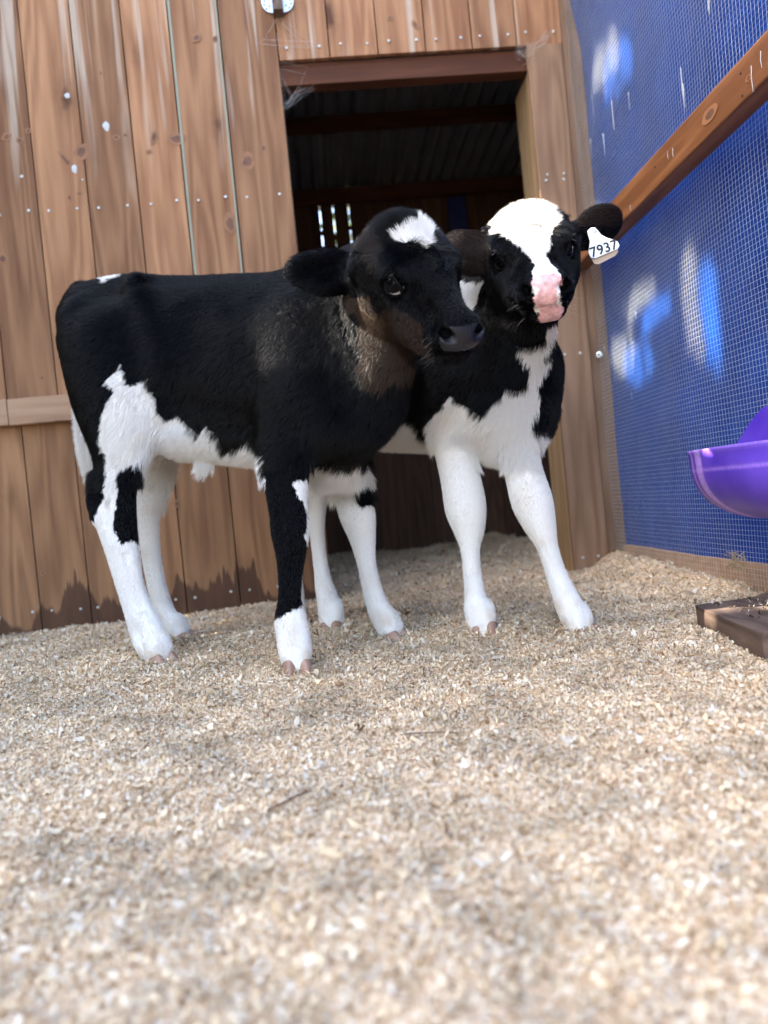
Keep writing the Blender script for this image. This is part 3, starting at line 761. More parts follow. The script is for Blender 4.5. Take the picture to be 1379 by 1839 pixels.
class Field:
    def __init__(s, lo, hi, h):
        s.lo = np.array(lo, float); s.h = h; s.n = np.ceil((np.array(hi) - s.lo) / h).astype(int)
        s.D = np.full(s.n, .12, np.float32)
    def sub(s, lo, hi):
        i0 = np.clip(np.floor((lo - s.lo) / s.h).astype(int), 0, s.n - 1); i1 = np.clip(np.ceil((hi - s.lo) / s.h).astype(int) + 1, 1, s.n)
        ax = [(s.lo[k] + s.h * np.arange(i0[k], i1[k])).astype(np.float32) for k in range(3)]
        return tuple(slice(i0[k], i1[k]) for k in range(3)), ax
    def cone(s, a, b, ra, rb, k=.02, sq=None, cut=False):
        """round cone; sq = list of (axis, factor) scalings of the cross-section about the segment"""
        a = np.array(a, float); b = np.array(b, float); R = max(ra, rb)
        fm = max([f for _, f in sq] + [1]) if sq else 1
        m = R * fm + k + .02
        sl_, ax = s.sub(np.minimum(a, b) - m, np.maximum(a, b) + m)
        if min(len(q) for q in ax) < 1: return
        X, Y, Z = np.meshgrid(*ax, indexing='ij', sparse=True)
        ab = b - a; L2 = ab @ ab + 1e-12
        if sq:
            # transform points: p' = A p
            A = np.eye(3)
            for n_, f in sq:
                n_ = nrm(n_); A = (np.eye(3) + (1 / f - 1) * np.outer(n_, n_)) @ A
            a2 = A @ a; b2 = A @ b; ab2 = b2 - a2; L2 = ab2 @ ab2 + 1e-12
            PX = A[0, 0] * X + A[0, 1] * Y + A[0, 2] * Z - a2[0]; PY = A[1, 0] * X + A[1, 1] * Y + A[1, 2] * Z - a2[1]; PZ = A[2, 0] * X + A[2, 1] * Y + A[2, 2] * Z - a2[2]
            ab_ = ab2; sc_ = min([f for _, f in sq] + [1])
            sc_ = max(sc_, .5)
        else:
            PX, PY, PZ = X - a[0], Y - a[1], Z - a[2]; ab_ = ab; sc_ = 1.0
        t = np.clip((PX * ab_[0] + PY * ab_[1] + PZ * ab_[2]) / L2, 0, 1)
        d = np.sqrt((PX - t * ab_[0]) ** 2 + (PY - t * ab_[1]) ** 2 + (PZ - t * ab_[2]) ** 2) - (ra + (rb - ra) * t)
        d = (d * sc_).astype(np.float32)
        D = s.D[sl_]
        if cut:
            d = -d; hh = np.maximum(k - np.abs(D - d), 0) / k; s.D[sl_] = np.maximum(D, d) + hh * hh * k * .25
        else:
            hh = np.maximum(k - np.abs(D - d), 0) / k; s.D[sl_] = np.minimum(D, d) - hh * hh * k * .25
    def chain(s, pts, k=.02, sq=None, sub=5, kin=None):
        """pts: (xyz, r); catmull-rom through them, first joint blends with k, the rest tightly"""
        P = np.array([list(p) + [r] for p, r in pts], float); n = len(P); out = []
        for i in range(n - 1):
            p0, p1, p2, p3 = P[max(i - 1, 0)], P[i], P[i + 1], P[min(i + 2, n - 1)]
            for j in range(sub):
                t = j / sub
                out.append(.5 * ((2 * p1) + (-p0 + p2) * t + (2 * p0 - 5 * p1 + 4 * p2 - p3) * t * t + (-p0 + 3 * p1 - 3 * p2 + p3) * t ** 3))
        out.append(P[-1])
        # build chain in own field then merge, so joints inside do not bulge
        lo = np.min([o[:3] - o[3] * 1.6 for o in out], 0) - .05; hi = np.max([o[:3] + o[3] * 1.6 for o in out], 0) + .05
        sl_, ax = s.sub(lo, hi)
        _l = s.lo + s.h * np.array([q.start for q in sl_]); T = Field(_l, _l + s.h, s.h); T.n = np.array([q.stop - q.start for q in sl_]); T.D = np.full(T.n, .12, np.float32)
        for i in range(len(out) - 1):
            T.cone(out[i][:3], out[i + 1][:3], out[i][3], out[i + 1][3], .004, sq)
        D = s.D[sl_]; d = T.D; hh = np.maximum(k - np.abs(D - d), 0) / k; s.D[sl_] = np.minimum(D, d) - hh * hh * k * .25
    def sample(s, p):
        q = (p - s.lo) / s.h; i = np.clip(np.floor(q).astype(int), 0, s.n - 2); f = q - i; r = 0
        for dx in (0, 1):
            for dy in (0, 1):
                for dz in (0, 1):
                    w = (f[:, 0] if dx else 1 - f[:, 0]) * (f[:, 1] if dy else 1 - f[:, 1]) * (f[:, 2] if dz else 1 - f[:, 2])
                    r = r + w * s.D[i[:, 0] + dx, i[:, 1] + dy, i[:, 2] + dz]
        return r
    def mesh(s):
        for _ in range(1):      # light blur
            D = s.D; D[1:-1] = (D[:-2] + 2 * D[1:-1] + D[2:]) * .25; D[:, 1:-1] = (D[:, :-2] + 2 * D[:, 1:-1] + D[:, 2:]) * .25; D[:, :, 1:-1] = (D[:, :, :-2] + 2 * D[:, :, 1:-1] + D[:, :, 2:]) * .25
        g = openvdb.FloatGrid(.12); g.copyFromArray(np.ascontiguousarray(s.D))
        pts, quads = g.convertToQuads(0.0)
        V = np.array(pts, float) * s.h + s.lo; Q = np.array(quads)
        e = s.h * .6; G = np.stack([s.sample(V + np.eye(3)[k] * e) - s.sample(V - np.eye(3)[k] * e) for k in range(3)], 1)
        Nn = G / (np.linalg.norm(G, axis=1)[:, None] + 1e-9)
        a, b, c = V[Q[:, 0]], V[Q[:, 1]], V[Q[:, 2]]
        fn = np.cross(b - a, c - a)
        if np.mean(np.sum(fn * Nn[Q[:, 0]], 1)) < 0: Q = Q[:, ::-1]
        return V, Q, Nn

def inpoly(P, poly):
    x, y = P[:, 0], P[:, 1]; r = np.zeros(len(P), bool); n = len(poly)
    for i in range(n):
        x1, y1 = poly[i]; x2, y2 = poly[(i + 1) % n]
        if y1 == y2: continue
        c = ((y1 > y) != (y2 > y)) & (x < (x2 - x1) * (y - y1) / (y2 - y1) + x1); r ^= c
    return r

EAR_SIGN = {'R': 1, 'L': -1}
class Head:
    def __init__(s, pose, scale):
        s.R = rod(pose[:3]); t = np.array(pose[3:6]); s.t = CAM + (t - CAM) * scale; s.s = scale
    def P(s, x, y, z): return s.R @ (np.array([x, y, z]) * s.s) + s.t
    def local(s, p): return ((p - s.t) @ s.R) / s.s
    def ax(s, i): return s.R[:, i]

def head_prims(F, H, w=1.0):
    X, Yv, Zv = H.ax(0), H.ax(1), H.ax(2); q = H.s
    P = H.P
    def c(a, b, ra, rb, k=.02, sq=None, cut=False): F.cone(P(a[0] * w, a[1], a[2]), P(b[0] * w, b[1], b[2]), ra * q, rb * q, k, sq if cut or w == 1 else ([(X, (sq[0][1] if sq else 1) * w)]), cut)
    c((0, -.025, .0), (0, .02, .0), .058, .054, .03, [(X, 1.04)])
    c((0, -.05, .022), (0, .03, .016), .040, .037, .03, [(X, 1.28)])
    c((0, -.062, .026), (0, -.05, .03), .034, .034, .03, [(X, 1.2)])
    c((0, .03, .008), (0, .125, -.010), .040, .0285, .03, [(X, 1.10)])
    for sx in (1, -1):
        c((sx * .033, -.010, -.040), (sx * .026, .080, -.040), .040, .029, .03)
        c((sx * .030, -.030, -.066), (sx * .015, .115, -.058), .032, .0215, .025)
        c((sx * .045, .008, .024), (sx * .049, .042, .024), .0185, .0145, .014)       # brow
        c((sx * .040, .045, -.012), (sx * .026, .11, -.016), .018, .016, .02)      # cheek ridge
        c((sx * .050, -.045, .0), (sx * .064, -.052, .002), .022, .019, .02)       # ear root
    c((0, .110, -.022), (0, .139, -.026), .034, .0315, .025, [(X, 1.14)])
    for sx in (1, -1): c((sx * .048, -.035, .008), (sx * .047, .012, .008), .024, .024, .03)
    c((-.017, .149, -.017), (.017, .149, -.017), .0220, .0220, .02)                # nose pad
    for sx in (1, -1): c((sx * .027, .143, -.013), (sx * .029, .154, -.014), .0170, .0155, .012)
    c((-.013, .135, -.058), (.013, .135, -.058), .0205, .0205, .012)               # chin
    c((0, -.02, -.05), (0, .05, -.05), .045, .030, .03)                            # throat
    for sx in (1, -1):
        c((sx * .046, -.030, .002), (sx * .042, .005, -.035), .027, .027, .035)
        c((sx * .040, -.045, -.015), (sx * .038, -.03, -.05), .030, .030, .035)
    for sx in (1, -1):
        c((sx * .074, .078, .012), (sx * .056, .125, .004), .024, .020, .025, None, True)
        c((sx * .026, -.010, .074), (sx * .024, .05, .066), .010, .008, .03, None, True)
    # mouth line
    for sx in (1, -1):
        c((0, .172, -.0415), (sx * .030, .152, -.045), .0034, .0034, .004, None, True)
        c((sx * .030, .152, -.045), (sx * .042, .112, -.049), .0034, .0022, .004, None, True)
    # nostrils
    for sx in (1, -1):
        c((sx * .0245, .174, -.012), (sx * .0305, .157, -.009), .0070, .0085, .006, None, True)
        c((sx * .031, .173, -.006), (sx * .037, .158, -.001), .0035, .0032, .005, None, True)
    # eye sockets
    for sx in (1, -1): c((sx * .058, .037, .010), (sx * .064, .039, .010), .0150, .0165, .010, None, True)
def px2m(r, D): return r * D / F_PX
def mkL(pts, d=3.2):
    return mk([(a, b, c, r - d - (1.2 if r < 26 and b < 1095 else 0)) for a, b, c, r in pts])
def mk(pts):
    """(px, py, D, r_px) or (xyz array, r metres)"""
    out = []
    for p in pts:
        if len(p) == 4: out.append((at(p[0], p[1], p[2]), px2m(p[3], p[2])))
        else: out.append((np.array(p[0], float), p[1]))
    return out

M_COAT = None
def coat_mat(name, hair):
    m, nt, N, L, P = new_mat(name)
    a = N.new('ShaderNodeAttribute'); a.attribute_name = 'coat'
    L.new(a.outputs['Color'], P.inputs['Base Color'])
    P.inputs['Roughness'].default_value = .30 if hair else .55; P.inputs['Specular IOR Level'].default_value = .17 if hair else .02
    if hair:
        P.inputs['Sheen Weight'].default_value = 0.0
    return m
M_SKIN = coat_mat('coat_skin', False); M_HAIR = coat_mat('coat_hair', True)
def nose_mat(): pass
M_NOSEBLACK = simple('nose_black', (.012, .012, .015), .26, spec=.3, bump=1.0, bscale=300)
M_NOSEPINK = coat_mat('nose_pink', False)
def _np():
    N = M_NOSEPINK.node_tree.nodes; L = M_NOSEPINK.node_tree.links; P = N['Principled BSDF']; P.inputs['Roughness'].default_value = .38; P.inputs['Specular IOR Level'].default_value = .5
    tc = N.new('ShaderNodeTexCoord'); v = N.new('ShaderNodeTexVoronoi'); v.inputs['Scale'].default_value = 420; L.new(tc.outputs['Object'], v.inputs['Vector']); b = N.new('ShaderNodeBump'); b.inputs['Strength'].default_value = .8; b.inputs['Distance'].default_value = .0012; L.new(v.outputs['Distance'], b.inputs['Height']); L.new(b.outputs[0], P.inputs['Normal'])
    n = N.new('ShaderNodeTexNoise'); n.inputs['Scale'].default_value = 90; n.inputs['Detail'].default_value = 4; L.new(tc.outputs['Object'], n.inputs['Vector']); mr = N.new('ShaderNodeMapRange'); mr.inputs['From Min'].default_value = .3; mr.inputs['From Max'].default_value = .7; mr.inputs['To Min'].default_value = .6; mr.inputs['To Max'].default_value = 1.15; L.new(n.outputs['Fac'], mr.inputs['Value'])
    a = N['Attribute']; s = N.new('ShaderNodeVectorMath'); s.operation = 'SCALE'; L.new(a.outputs['Color'], s.inputs[0]); L.new(mr.outputs[0], s.inputs['Scale']); L.new(s.outputs[0], P.inputs['Base Color'])
_np()
M_EYE = simple('eye_dark', (.002, .002, .003), .06, spec=.10)
M_SCLERA = simple('eye_white', (.40, .39, .41), .12, coat=.6)
M_LID = simple('eyelid_skin', (.004, .0035, .0035), .6, spec=.06)
M_LIDP = simple('eyelid_brown', (.012, .008, .007), .6, spec=.08)
M_HOOF = simple('hoof_horn', (.33, .20, .14), .45, bump=.5, bscale=120, var=.35)
M_HOOFD = simple('hoof_cleft', (.05, .03, .022), .7)

BLACK = np.array([.0013, .0013, .0018]); WHITE = np.array([.80, .775, .735]); PINK = np.array([.78, .44, .42]); CREAM = np.array([.82, .70, .54])

def hoof(root, foot, toe_dir, s=1.0, mat=M_HOOF, name='hoof'):
    """two claws side by side, toes forward, soles in the bedding"""
    toe = nrm([toe_dir[0], toe_dir[1], 0]); side = np.array([toe[1], -toe[0], 0])
    mb = MB(); n = 14
    for sd in (-1, 1):
        rings = []
        for (z, fw, hl, hw, off) in ((-.020, .006, .0265, .0160, .0142), (-.006, .004, .0260, .0162, .0142), (.005, .001, .0235, .0152, .0138), (.013, -.003, .0190, .0135, .0125), (.018, -.004, .015, .010, .012)):
            ring = []
            for i in range(n):
                th = 2 * math.pi * i / n; ca, sa = math.cos(th), math.sin(th)
                e = hl * (1.25 if ca > 0 else .9) * ca; w = hw * sa * (1 - .35 * max(ca, 0) ** 2)
                p = np.array([foot[0], foot[1], foot[2]]) + s * (toe * (fw + e + .004) + side * (sd * off + w + sd * .002 * (ca > .5)) + np.array([0, 0, z]))
                ring.append(p)
            rings.append(ring)
        vs = [p for r in rings for p in r]; fs = []
        for j in range(len(rings) - 1):
            for i in range(n):
                a = j * n + i; b = j * n + (i + 1) % n; fs.append((a, b, b + n, a + n))
        fs.append(tuple((len(rings) - 1) * n + i for i in range(n))); fs.append(tuple(range(n))[::-1])
        mb.add(vs, fs)
    o = mb.build(name, [mat], smooth=True); keep_world(o, root); return o

def pastern(F, foot, toe_dir, r=.021, top=.085):
    """fleshy coronet over both claws, dewclaws behind, groove between the toes"""
    toe = nrm([toe_dir[0], toe_dir[1], 0]); side = np.array([toe[1], -toe[0], 0]); z = np.array([0, 0, 1.])
    for sd in (-1, 1):
        F.cone(foot + z * .040 - toe * .006 + side * sd * .009, foot + z * .024 + toe * .002 + side * sd * .0115, .0155, .0140, .014)
        F.cone(foot + z * (top - .030) - toe * .024 + side * sd * .011, foot + z * (top - .040) - toe * .028 + side * sd * .012, .0065, .0050, .008)
    F.cone(foot + z * .058 + toe * .030, foot + z * .006 + toe * .034, .0025, .0080, .012, None, True)
    F.cone(foot + z * .052 - toe * .030, foot + z * .004 - toe * .026, .0025, .0060, .012, None, True)

def eye(root, H, sx, gaze_target, white_side=None, lidmat=M_LID, w=1.0, thr=.46):
    c = H.P(sx * .0495 * w, .036, .010); r = .0178 * H.s
    out = nrm(H.R @ np.array([sx * .93, .30, .12]))
    bm = bmesh.new(); bmesh.ops.create_uvsphere(bm, u_segments=40, v_segments=28, radius=r)
    g = nrm(nrm(np.array(gaze_target) - c) * .9 + out * .45)
    if white_side is not None: g = nrm(g + np.array(white_side))
    q = Vector(g).to_track_quat('Z', 'Y').to_matrix()
    # corneal bulge towards +z, iris = faces within the cone
    for v in bm.verts:
        a = v.co.normalized().z
        if a > .72: v.co *= 1 + .07 * min(1, (a - .72) / .15)
        v.co = q @ v.co + Vector(c)
    bm.verts.index_update(); bm.faces.ensure_lookup_table()
    vs = [v.co[:] for v in bm.verts]; fs = [[v.index for v in f.verts] for f in bm.faces]
    mi = [0 if (f.calc_center_median() - Vector(c)).normalized().dot(Vector(g)) > thr else 1 for f in bm.faces]; bm.free()
    o = mesh_obj('eye', vs, fs, mats=[M_EYE, M_SCLERA], midx=mi, smooth=True); keep_world(o, root)
    # lids: a ring in the plane facing outwards
    a1 = nrm(H.R @ np.array([0, 1, -.35])); a1 = nrm(a1 - out * (a1 @ out)); a2 = np.cross(out, a1)
    mb = MB(); pts = []; rs = []
    for i in range(33):
        th = 2 * math.pi * i / 32
        up = math.sin(th) * (1 if a2 @ H.ax(2) > 0 else -1)
        e1 = .0158 * H.s * math.cos(th) * (1 + .12 * abs(math.cos(th))); e2 = .0128 * H.s * math.sin(th)
        p = c + a1 * e1 + a2 * e2
        d = max(0, 1 - ((e1 / (r * 1.02)) ** 2 + (e2 / (r * 1.02)) ** 2)) ** .5 * r
        p = p + out * (d + .0006); pts.append(p); rs.append((.0034 if up > 0 else .0024) * H.s)
    mb.tube(pts, rs, 8, cap=False)
    o = mb.build('eyelid', [lidmat], smooth=True); keep_world(o, root)
    # lashes
    mb = MB()
    for i in range(26):
        th = math.pi * (i + .5) / 26; th = th if a2 @ H.ax(2) > 0 else -th
        k = int((th % (2 * math.pi)) / (2 * math.pi) * 32); p = np.array(pts[k]); dr = nrm(out * 1.0 + (p - c - out * ((p - c) @ out)) * 30 + np.array([0, 0, -.25]))
        mb.tube([p, p + dr * .005, p + dr * .009 + np.array([0, 0, -.001])], [.0003, .00022, .0001], 3, cap=False)
    o = mb.build('eyelashes', [M_LID]); keep_world(o, root)

def coat_color(P3, calf, jit=True):
    n = len(P3)
    px = proj(P3)
    nz = np.stack([noise3(P3, .012, 31), noise3(P3, .012, 32)], 1) * 3.0 + np.stack([noise3(P3, .004, 33), noise3(P3, .004, 34)], 1) * 2.0
    q = px + nz
    dep = P3[:, 1]
    w = np.zeros(n)
    for poly, cond in calf['white']:
        m = inpoly(q, poly)
        if cond is not None: m &= cond(P3, px)
        w[m] = 1
    for poly, cond in calf['black']:
        m = inpoly(q, poly)
        if cond is not None: m &= cond(P3, px)
        w[m] = 0
    col = BLACK[None] * (1 - w[:, None]) + WHITE[None] * w[:, None]
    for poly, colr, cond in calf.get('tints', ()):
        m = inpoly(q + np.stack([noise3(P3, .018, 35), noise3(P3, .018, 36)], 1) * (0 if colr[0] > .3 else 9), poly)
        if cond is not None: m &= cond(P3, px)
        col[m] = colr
    dirt = np.clip((.16 - P3[:, 2]) / .14, 0, 1) * np.clip(noise3(P3, .022, 51) + .25, 0, 1) * .55 + np.clip(noise3(P3, .05, 52) - .35, 0, 1) * .35
    dirt = (dirt * w)[:, None]; col = col * (1 - dirt) + col * np.array([.72, .58, .42]) * dirt
    return col, w

def grow_fur(root, name, V, Q, Nn, calf, H, count):
    if not FUR: return
    a, b, c, d = (V[Q[:, i]] for i in range(4))
    T = np.concatenate([np.stack([Q[:, 0], Q[:, 1], Q[:, 2]], 1), np.stack([Q[:, 0], Q[:, 2], Q[:, 3]], 1)])
    A = np.linalg.norm(np.cross(V[T[:, 1]] - V[T[:, 0]], V[T[:, 2]] - V[T[:, 0]]), axis=1) / 2
    # a little denser where faces look towards the front of the pen
    cen = V[T].mean(1); fn = Nn[T[:, 0]]
    face = (fn * nrm([-.1, -1, .15])).sum(1)
    wgt = A * (1 + .9 * (face > -.25))
    loc = H.local(cen); inhead = (np.linalg.norm(loc - [0, .05, 0], axis=1) < .16)
    wgt = wgt * (1 + .9 * inhead)
    cdf = np.cumsum(wgt); pick = np.searchsorted(cdf, rng.uniform(0, cdf[-1], count)); pick = np.clip(pick, 0, len(T) - 1)
    u = rng.uniform(0, 1, (count, 2)); fl_ = u.sum(1) > 1; u[fl_] = 1 - u[fl_]
    t = T[pick]; P0 = V[t[:, 0]] * (1 - u.sum(1))[:, None] + V[t[:, 1]] * u[:, :1] + V[t[:, 2]] * u[:, 1:]
    N0 = Nn[t[:, 0]] * (1 - u.sum(1))[:, None] + Nn[t[:, 1]] * u[:, :1] + Nn[t[:, 2]] * u[:, 1:]; N0 /= np.linalg.norm(N0, axis=1)[:, None] + 1e-9
    L, flow, keep = calf['fur'](P0, N0, H)
    P0, N0, L, flow = P0[keep], N0[keep], L[keep], flow[keep]
    n = len(P0)
    cl = np.stack([noise3(P0, .012, 41), noise3(P0, .012, 42), noise3(P0, .012, 43)], 1)
    cl2 = np.stack([noise3(P0, .035, 44), noise3(P0, .035, 45), noise3(P0, .035, 46)], 1)
    f = flow + cl * .20 + cl2 * .16 + rng.normal(0, .10, (n, 3))
    f = f - N0 * (f * N0).sum(1)[:, None]; f /= np.linalg.norm(f, axis=1)[:, None] + 1e-9
    L = L * rng.uniform(.65, 1.2, n)
    lean = np.clip(.92 - .25 * np.clip(L / .02, 0, 1) + rng.normal(0, .06, n), .4, .97)[:, None]
    d0 = N0 * np.sqrt(1 - lean ** 2) + f * lean
    K = 4; tt = np.linspace(0, 1, K)
    pos = np.empty((n, K, 3), np.float32)
    for i, s_ in enumerate(tt):
        pos[:, i] = P0 - N0 * .0006 + d0 * (L * s_)[:, None] + f * (L * .22 * s_ * s_)[:, None] - N0 * (L * .10 * s_ * s_)[:, None]
    col, w = coat_color(P0, calf)
    bright = np.where(w > .5, rng.uniform(.92, 1.04, n), rng.uniform(.7, 1.35, n))
    col = col * bright[:, None]
    hc = bpy.data.hair_curves.new(name); hc.add_curves([K] * n)
    hc.attributes['position'].data.foreach_set('vector', pos.ravel())
    ra = hc.attributes.get('radius') or hc.attributes.new('radius', 'FLOAT', 'POINT')
    rr = np.tile(np.array([.00030, .00027, .0002, .00005], np.float32), n); rr *= np.repeat(np.where(w > .5, 1.1, 1.0), K)
    ra.data.foreach_set('value', rr.astype(np.float32))
    ca = hc.attributes.new('coat', 'FLOAT_COLOR', 'CURVE')
    ca.data.foreach_set('color', np.concatenate([col, np.ones((n, 1))], 1).astype(np.float32).ravel())
    hc.materials.append(M_HAIR)
    o = bpy.data.objects.new(name, hc); COL.objects.link(o); keep_world(o, root)

def finish_body(root, F, calf, H, count):
    V, Q, Nn = F.mesh()
    col, w = coat_color(V, calf)
    # nose pad and nostril colours live on the skin
    lc = H.local(V)
    o = fast_mesh('body', V, Q, M_SKIN, smooth=True); keep_world(o, root)
    at_ = o.data.attributes.new('coat', 'FLOAT_COLOR', 'POINT')
    at_.data.foreach_set('color', np.concatenate([col, np.ones((len(V), 1))], 1).astype(np.float32).ravel())
    nose = calf['nosepad'](lc, proj(V))
    if nose.any():
        o.data.materials.append(calf['nosemat'])
        o.data.polygons.foreach_set('material_index', nose[Q].all(1).astype(np.int32))
    grow_fur(root, 'fur', V, Q, Nn, calf, H, count)
    return V, Q, Nn

def std_fur(axis_dir, zbelly, cfg):
    """hair length and lie for every root point"""
    axis_dir = nrm([axis_dir[0], axis_dir[1], 0])
    def fn(P, N, H):
        n = len(P); loc = H.local(P); px = proj(P)
        L = np.full(n, .0105)
        flow = np.tile(-axis_dir * .55 + np.array([0, 0, -.75]), (n, 1))
        top = np.clip((N[:, 2] - .3) / .5, 0, 1)[:, None]; flow = flow * (1 - top) + (-axis_dir) * top
        leg = P[:, 2] < zbelly
        L[leg] = .0062; flow[leg] = [0, 0, -1]; 
        low = (P[:, 2] < .09); L[low] = .005
        bel = (N[:, 2] < -.35) & (P[:, 2] > zbelly - .06); L[bel] = .020
        flow[bel] = nrm(np.array([0, 0, -.8]) - axis_dir * .6)
        hd = (np.linalg.norm(loc - [0, .05, 0], axis=1) < .155) & (loc[:, 1] > -.07)
        wh = loc - np.array([0, .0, .02]); wf = (wh @ H.R.T); wf /= np.linalg.norm(wf, axis=1)[:, None] + 1e-9
        L[hd] = .0072; flow[hd] = wf[hd]
        fo = hd & (loc[:, 1] < .03) & (loc[:, 2] > .02); L[fo] = .012
        poll = hd & (loc[:, 1] < -.035) & (loc[:, 2] > .02); L[poll] = .019
        muz = hd & (loc[:, 1] > .10); L[muz] = .0045
        er = (np.abs(loc[:, 0]) > .068) & (np.linalg.norm(loc, axis=1) < .27) & (loc[:, 1] < .03) & (loc[:, 2] > -.06); L[er] = .0055
        ef = er[:, None] * np.sign(loc[:, :1]) * H.ax(0)[None]; flow = np.where(er[:, None], ef, flow)
        keep = ~(hd & cfg['nose'](loc, px))
        for sx in (1, -1):
            keep &= np.linalg.norm(loc - [sx * .058, .037, .010], axis=1) > .0195
            keep &= np.linalg.norm(loc - [sx * .0275, .172, -.011], axis=1) > .0125
        for poly, l_, cond in cfg['long']:
            m = inpoly(px, poly)
            if cond is not None: m &= cond(P, px)
            L[m] = l_
        return L, flow, keep
    return fn

# ================================================================== near calf
calfN = empty('calf', at(420, 1170, 1.62) * np.array([1, 1, 0]))
tag(calfN, 'black calf standing side on in front, white star on its forehead, black white-socked foreleg', 'calf', 'calves standing in the pen')
HN = Head([0.0517, 1.0534, -2.6097, 0.1588, 1.1657, 0.6677], 1.10); HN.t = HN.t + np.array([-.006, 0, 0])
LO = np.array([-.78, 1.05, -.03]); HI = np.array([.42, 2.12, 1.02])
HRES = .0030
F = Field(LO, HI, HRES)
dN = nrm(at(527, 700, 1.56) - at(200, 700, 1.74)); dN[2] = 0; dN = nrm(dN); nN = np.array([dN[1], -dN[0], 0])
sqB = [(nN, .74)]
F.chain(mk([(182, 588, 1.80, 66), (222, 598, 1.78, 86), (280, 632, 1.74, 118), (350, 655, 1.71, 142), (440, 660, 1.66, 152), (520, 668, 1.61, 156), (585, 680, 1.56, 140), (615, 690, 1.53, 112)]), .03, sqB, sub=4)
F.chain(mk([(148, 548, 1.80, 26), (195, 533, 1.78, 22), (250, 528, 1.75, 22), (350, 532, 1.70, 20), (450, 534, 1.65, 23), (520, 534, 1.61, 28), (580, 552, 1.56, 32)]), .04, [(nN, .9)], sub=3)
F.cone(at(244, 511, 1.67), at(252, 519, 1.69), .022, .026, .03)                       # hook bone
F.cone(at(252, 540, 1.645), at(285, 660, 1.595), .014, .022, .05)
F.cone(at(318, 562, 1.515), at(332, 605, 1.500), .050, .045, .05, None, True)
F.cone(at(185, 560, 1.555), at(208, 620, 1.545), .054, .044, .05, None, True)
F.cone(at(478, 600, 1.405), at(470, 720, 1.395), .050, .050, .05, None, True)                        # line from hook to flank
F.cone(at(146, 572, 1.72), at(152, 605, 1.72), .044, .050, .05)                        # pin bone
F.cone(at(142, 575, 1.88), at(160, 605, 1.88), .044, .050, .05)
F.cone(at(540, 590, 1.49), at(555, 700, 1.47), .050, .062, .05)                        # shoulder blade
F.cone(at(575, 715, 1.46), at(585, 745, 1.46), .052, .050, .05)                        # point of shoulder
F.cone(at(595, 770, 1.53), at(612, 812, 1.56), .072, .040, .05, [(nN, .9)])
F.cone(at(588, 850, 1.60), at(628, 848, 1.60), .026, .024, .035)            # brisket
F.cone(at(340, 770, 1.68), at(470, 775, 1.62), .058, .060, .04, [(nN, 1.2)])           # belly floor
F.cone(at(368, 832, 1.66), at(362, 842, 1.66), .016, .010, .02)                        # navel
F.cone(at(300, 740, 1.66), at(318, 770, 1.66), .045, .030, .05)                        # flank fold
# near hind leg
F.chain(mkL([(192, 640, 1.68, 84), (208, 710, 1.655, 82), (218, 775, 1.64, 66), (214, 835, 1.635, 46), (206, 885, 1.635, 41), (207, 925, 1.635, 40), (217, 975, 1.635, 34), (232, 1045, 1.635, 27.5), (247, 1092, 1.635, 27.5), (262, 1130, 1.63, 32), (272, 1158, 1.62, 31), (282, 1180, 1.61, 24)]), .04, [(nN, .72)])
F.cone(at(176, 900, 1.64), at(178, 925, 1.64), .017, .016, .02)                        # point of hock
F.cone(at(168, 860, 1.64), at(176, 900, 1.64), .012, .016, .02)
# far hind leg
F.chain(mkL([(215, 640, 1.88, 76), (262, 740, 1.87, 62), (282, 800, 1.87, 40), (280, 850, 1.87, 31), (270, 895, 1.87, 27), (266, 930, 1.87, 24), (270, 985, 1.87, 21), (280, 1045, 1.87, 20), (294, 1095, 1.87, 20), (308, 1125, 1.86, 23), (320, 1143, 1.85, 20)]), .04, [(nN, .8)])
# near fore leg
F.chain(mkL([(545, 690, 1.49, 62), (522, 765, 1.475, 56), (514, 820, 1.47, 48), (514, 870, 1.46, 41), (518, 920, 1.455, 36), (521, 955, 1.45, 36), (522, 990, 1.45, 29), (521, 1040, 1.45, 24), (520, 1078, 1.45, 23.5), (522, 1115, 1.45, 30), (528, 1150, 1.45, 32), (531, 1185, 1.445, 27), (532, 1196, 1.44, 24)]), .04, [(nN, .78)])
# far fore leg
F.chain(mkL([(605, 770, 1.66, 60), (618, 825, 1.67, 44), (630, 880, 1.68, 34), (641, 922, 1.685, 34), (650, 962, 1.69, 26), (657, 1005, 1.69, 20), (665, 1045, 1.695, 19.5), (675, 1080, 1.70, 22), (688, 1108, 1.705, 25), (700, 1130, 1.70, 23)]), .035, [(nN, .85)])
# neck
thr = HN.P(0, -.035, -.030)
F.chain([(at(560, 640, 1.57), .150), (at(610, 610, 1.50), .128), (at(655, 570, 1.44), .100), (thr, .064)], .05, [(nN, .80)])
F.cone(at(640, 740, 1.50), at(690, 640, 1.40), .055, .045, .06)                        # underside of neck
F.cone(at(540, 530, 1.58), at(650, 480, 1.46), .035, .040, .06)                        # crest
head_prims(F, HN, .885)
F.cone(at(625, 540, 1.52), HN.P(0, -.070, .000), .056, .042, .05)
for a_, b_ in (((224, 1000), (248, 1085)), ((236, 1120), (262, 1165))): F.cone(at(*a_, 1.604), at(*b_, 1.604), .005, .004, .014, None, True)
F.cone(at(192, 905, 1.598), at(204, 960, 1.600), .008, .006, .02, None, True)
for a_, b_ in (((531, 1000), (528, 1080)), ((503, 930), (508, 985))): F.cone(at(*a_, 1.424), at(*b_, 1.424), .005, .004, .014, None, True)
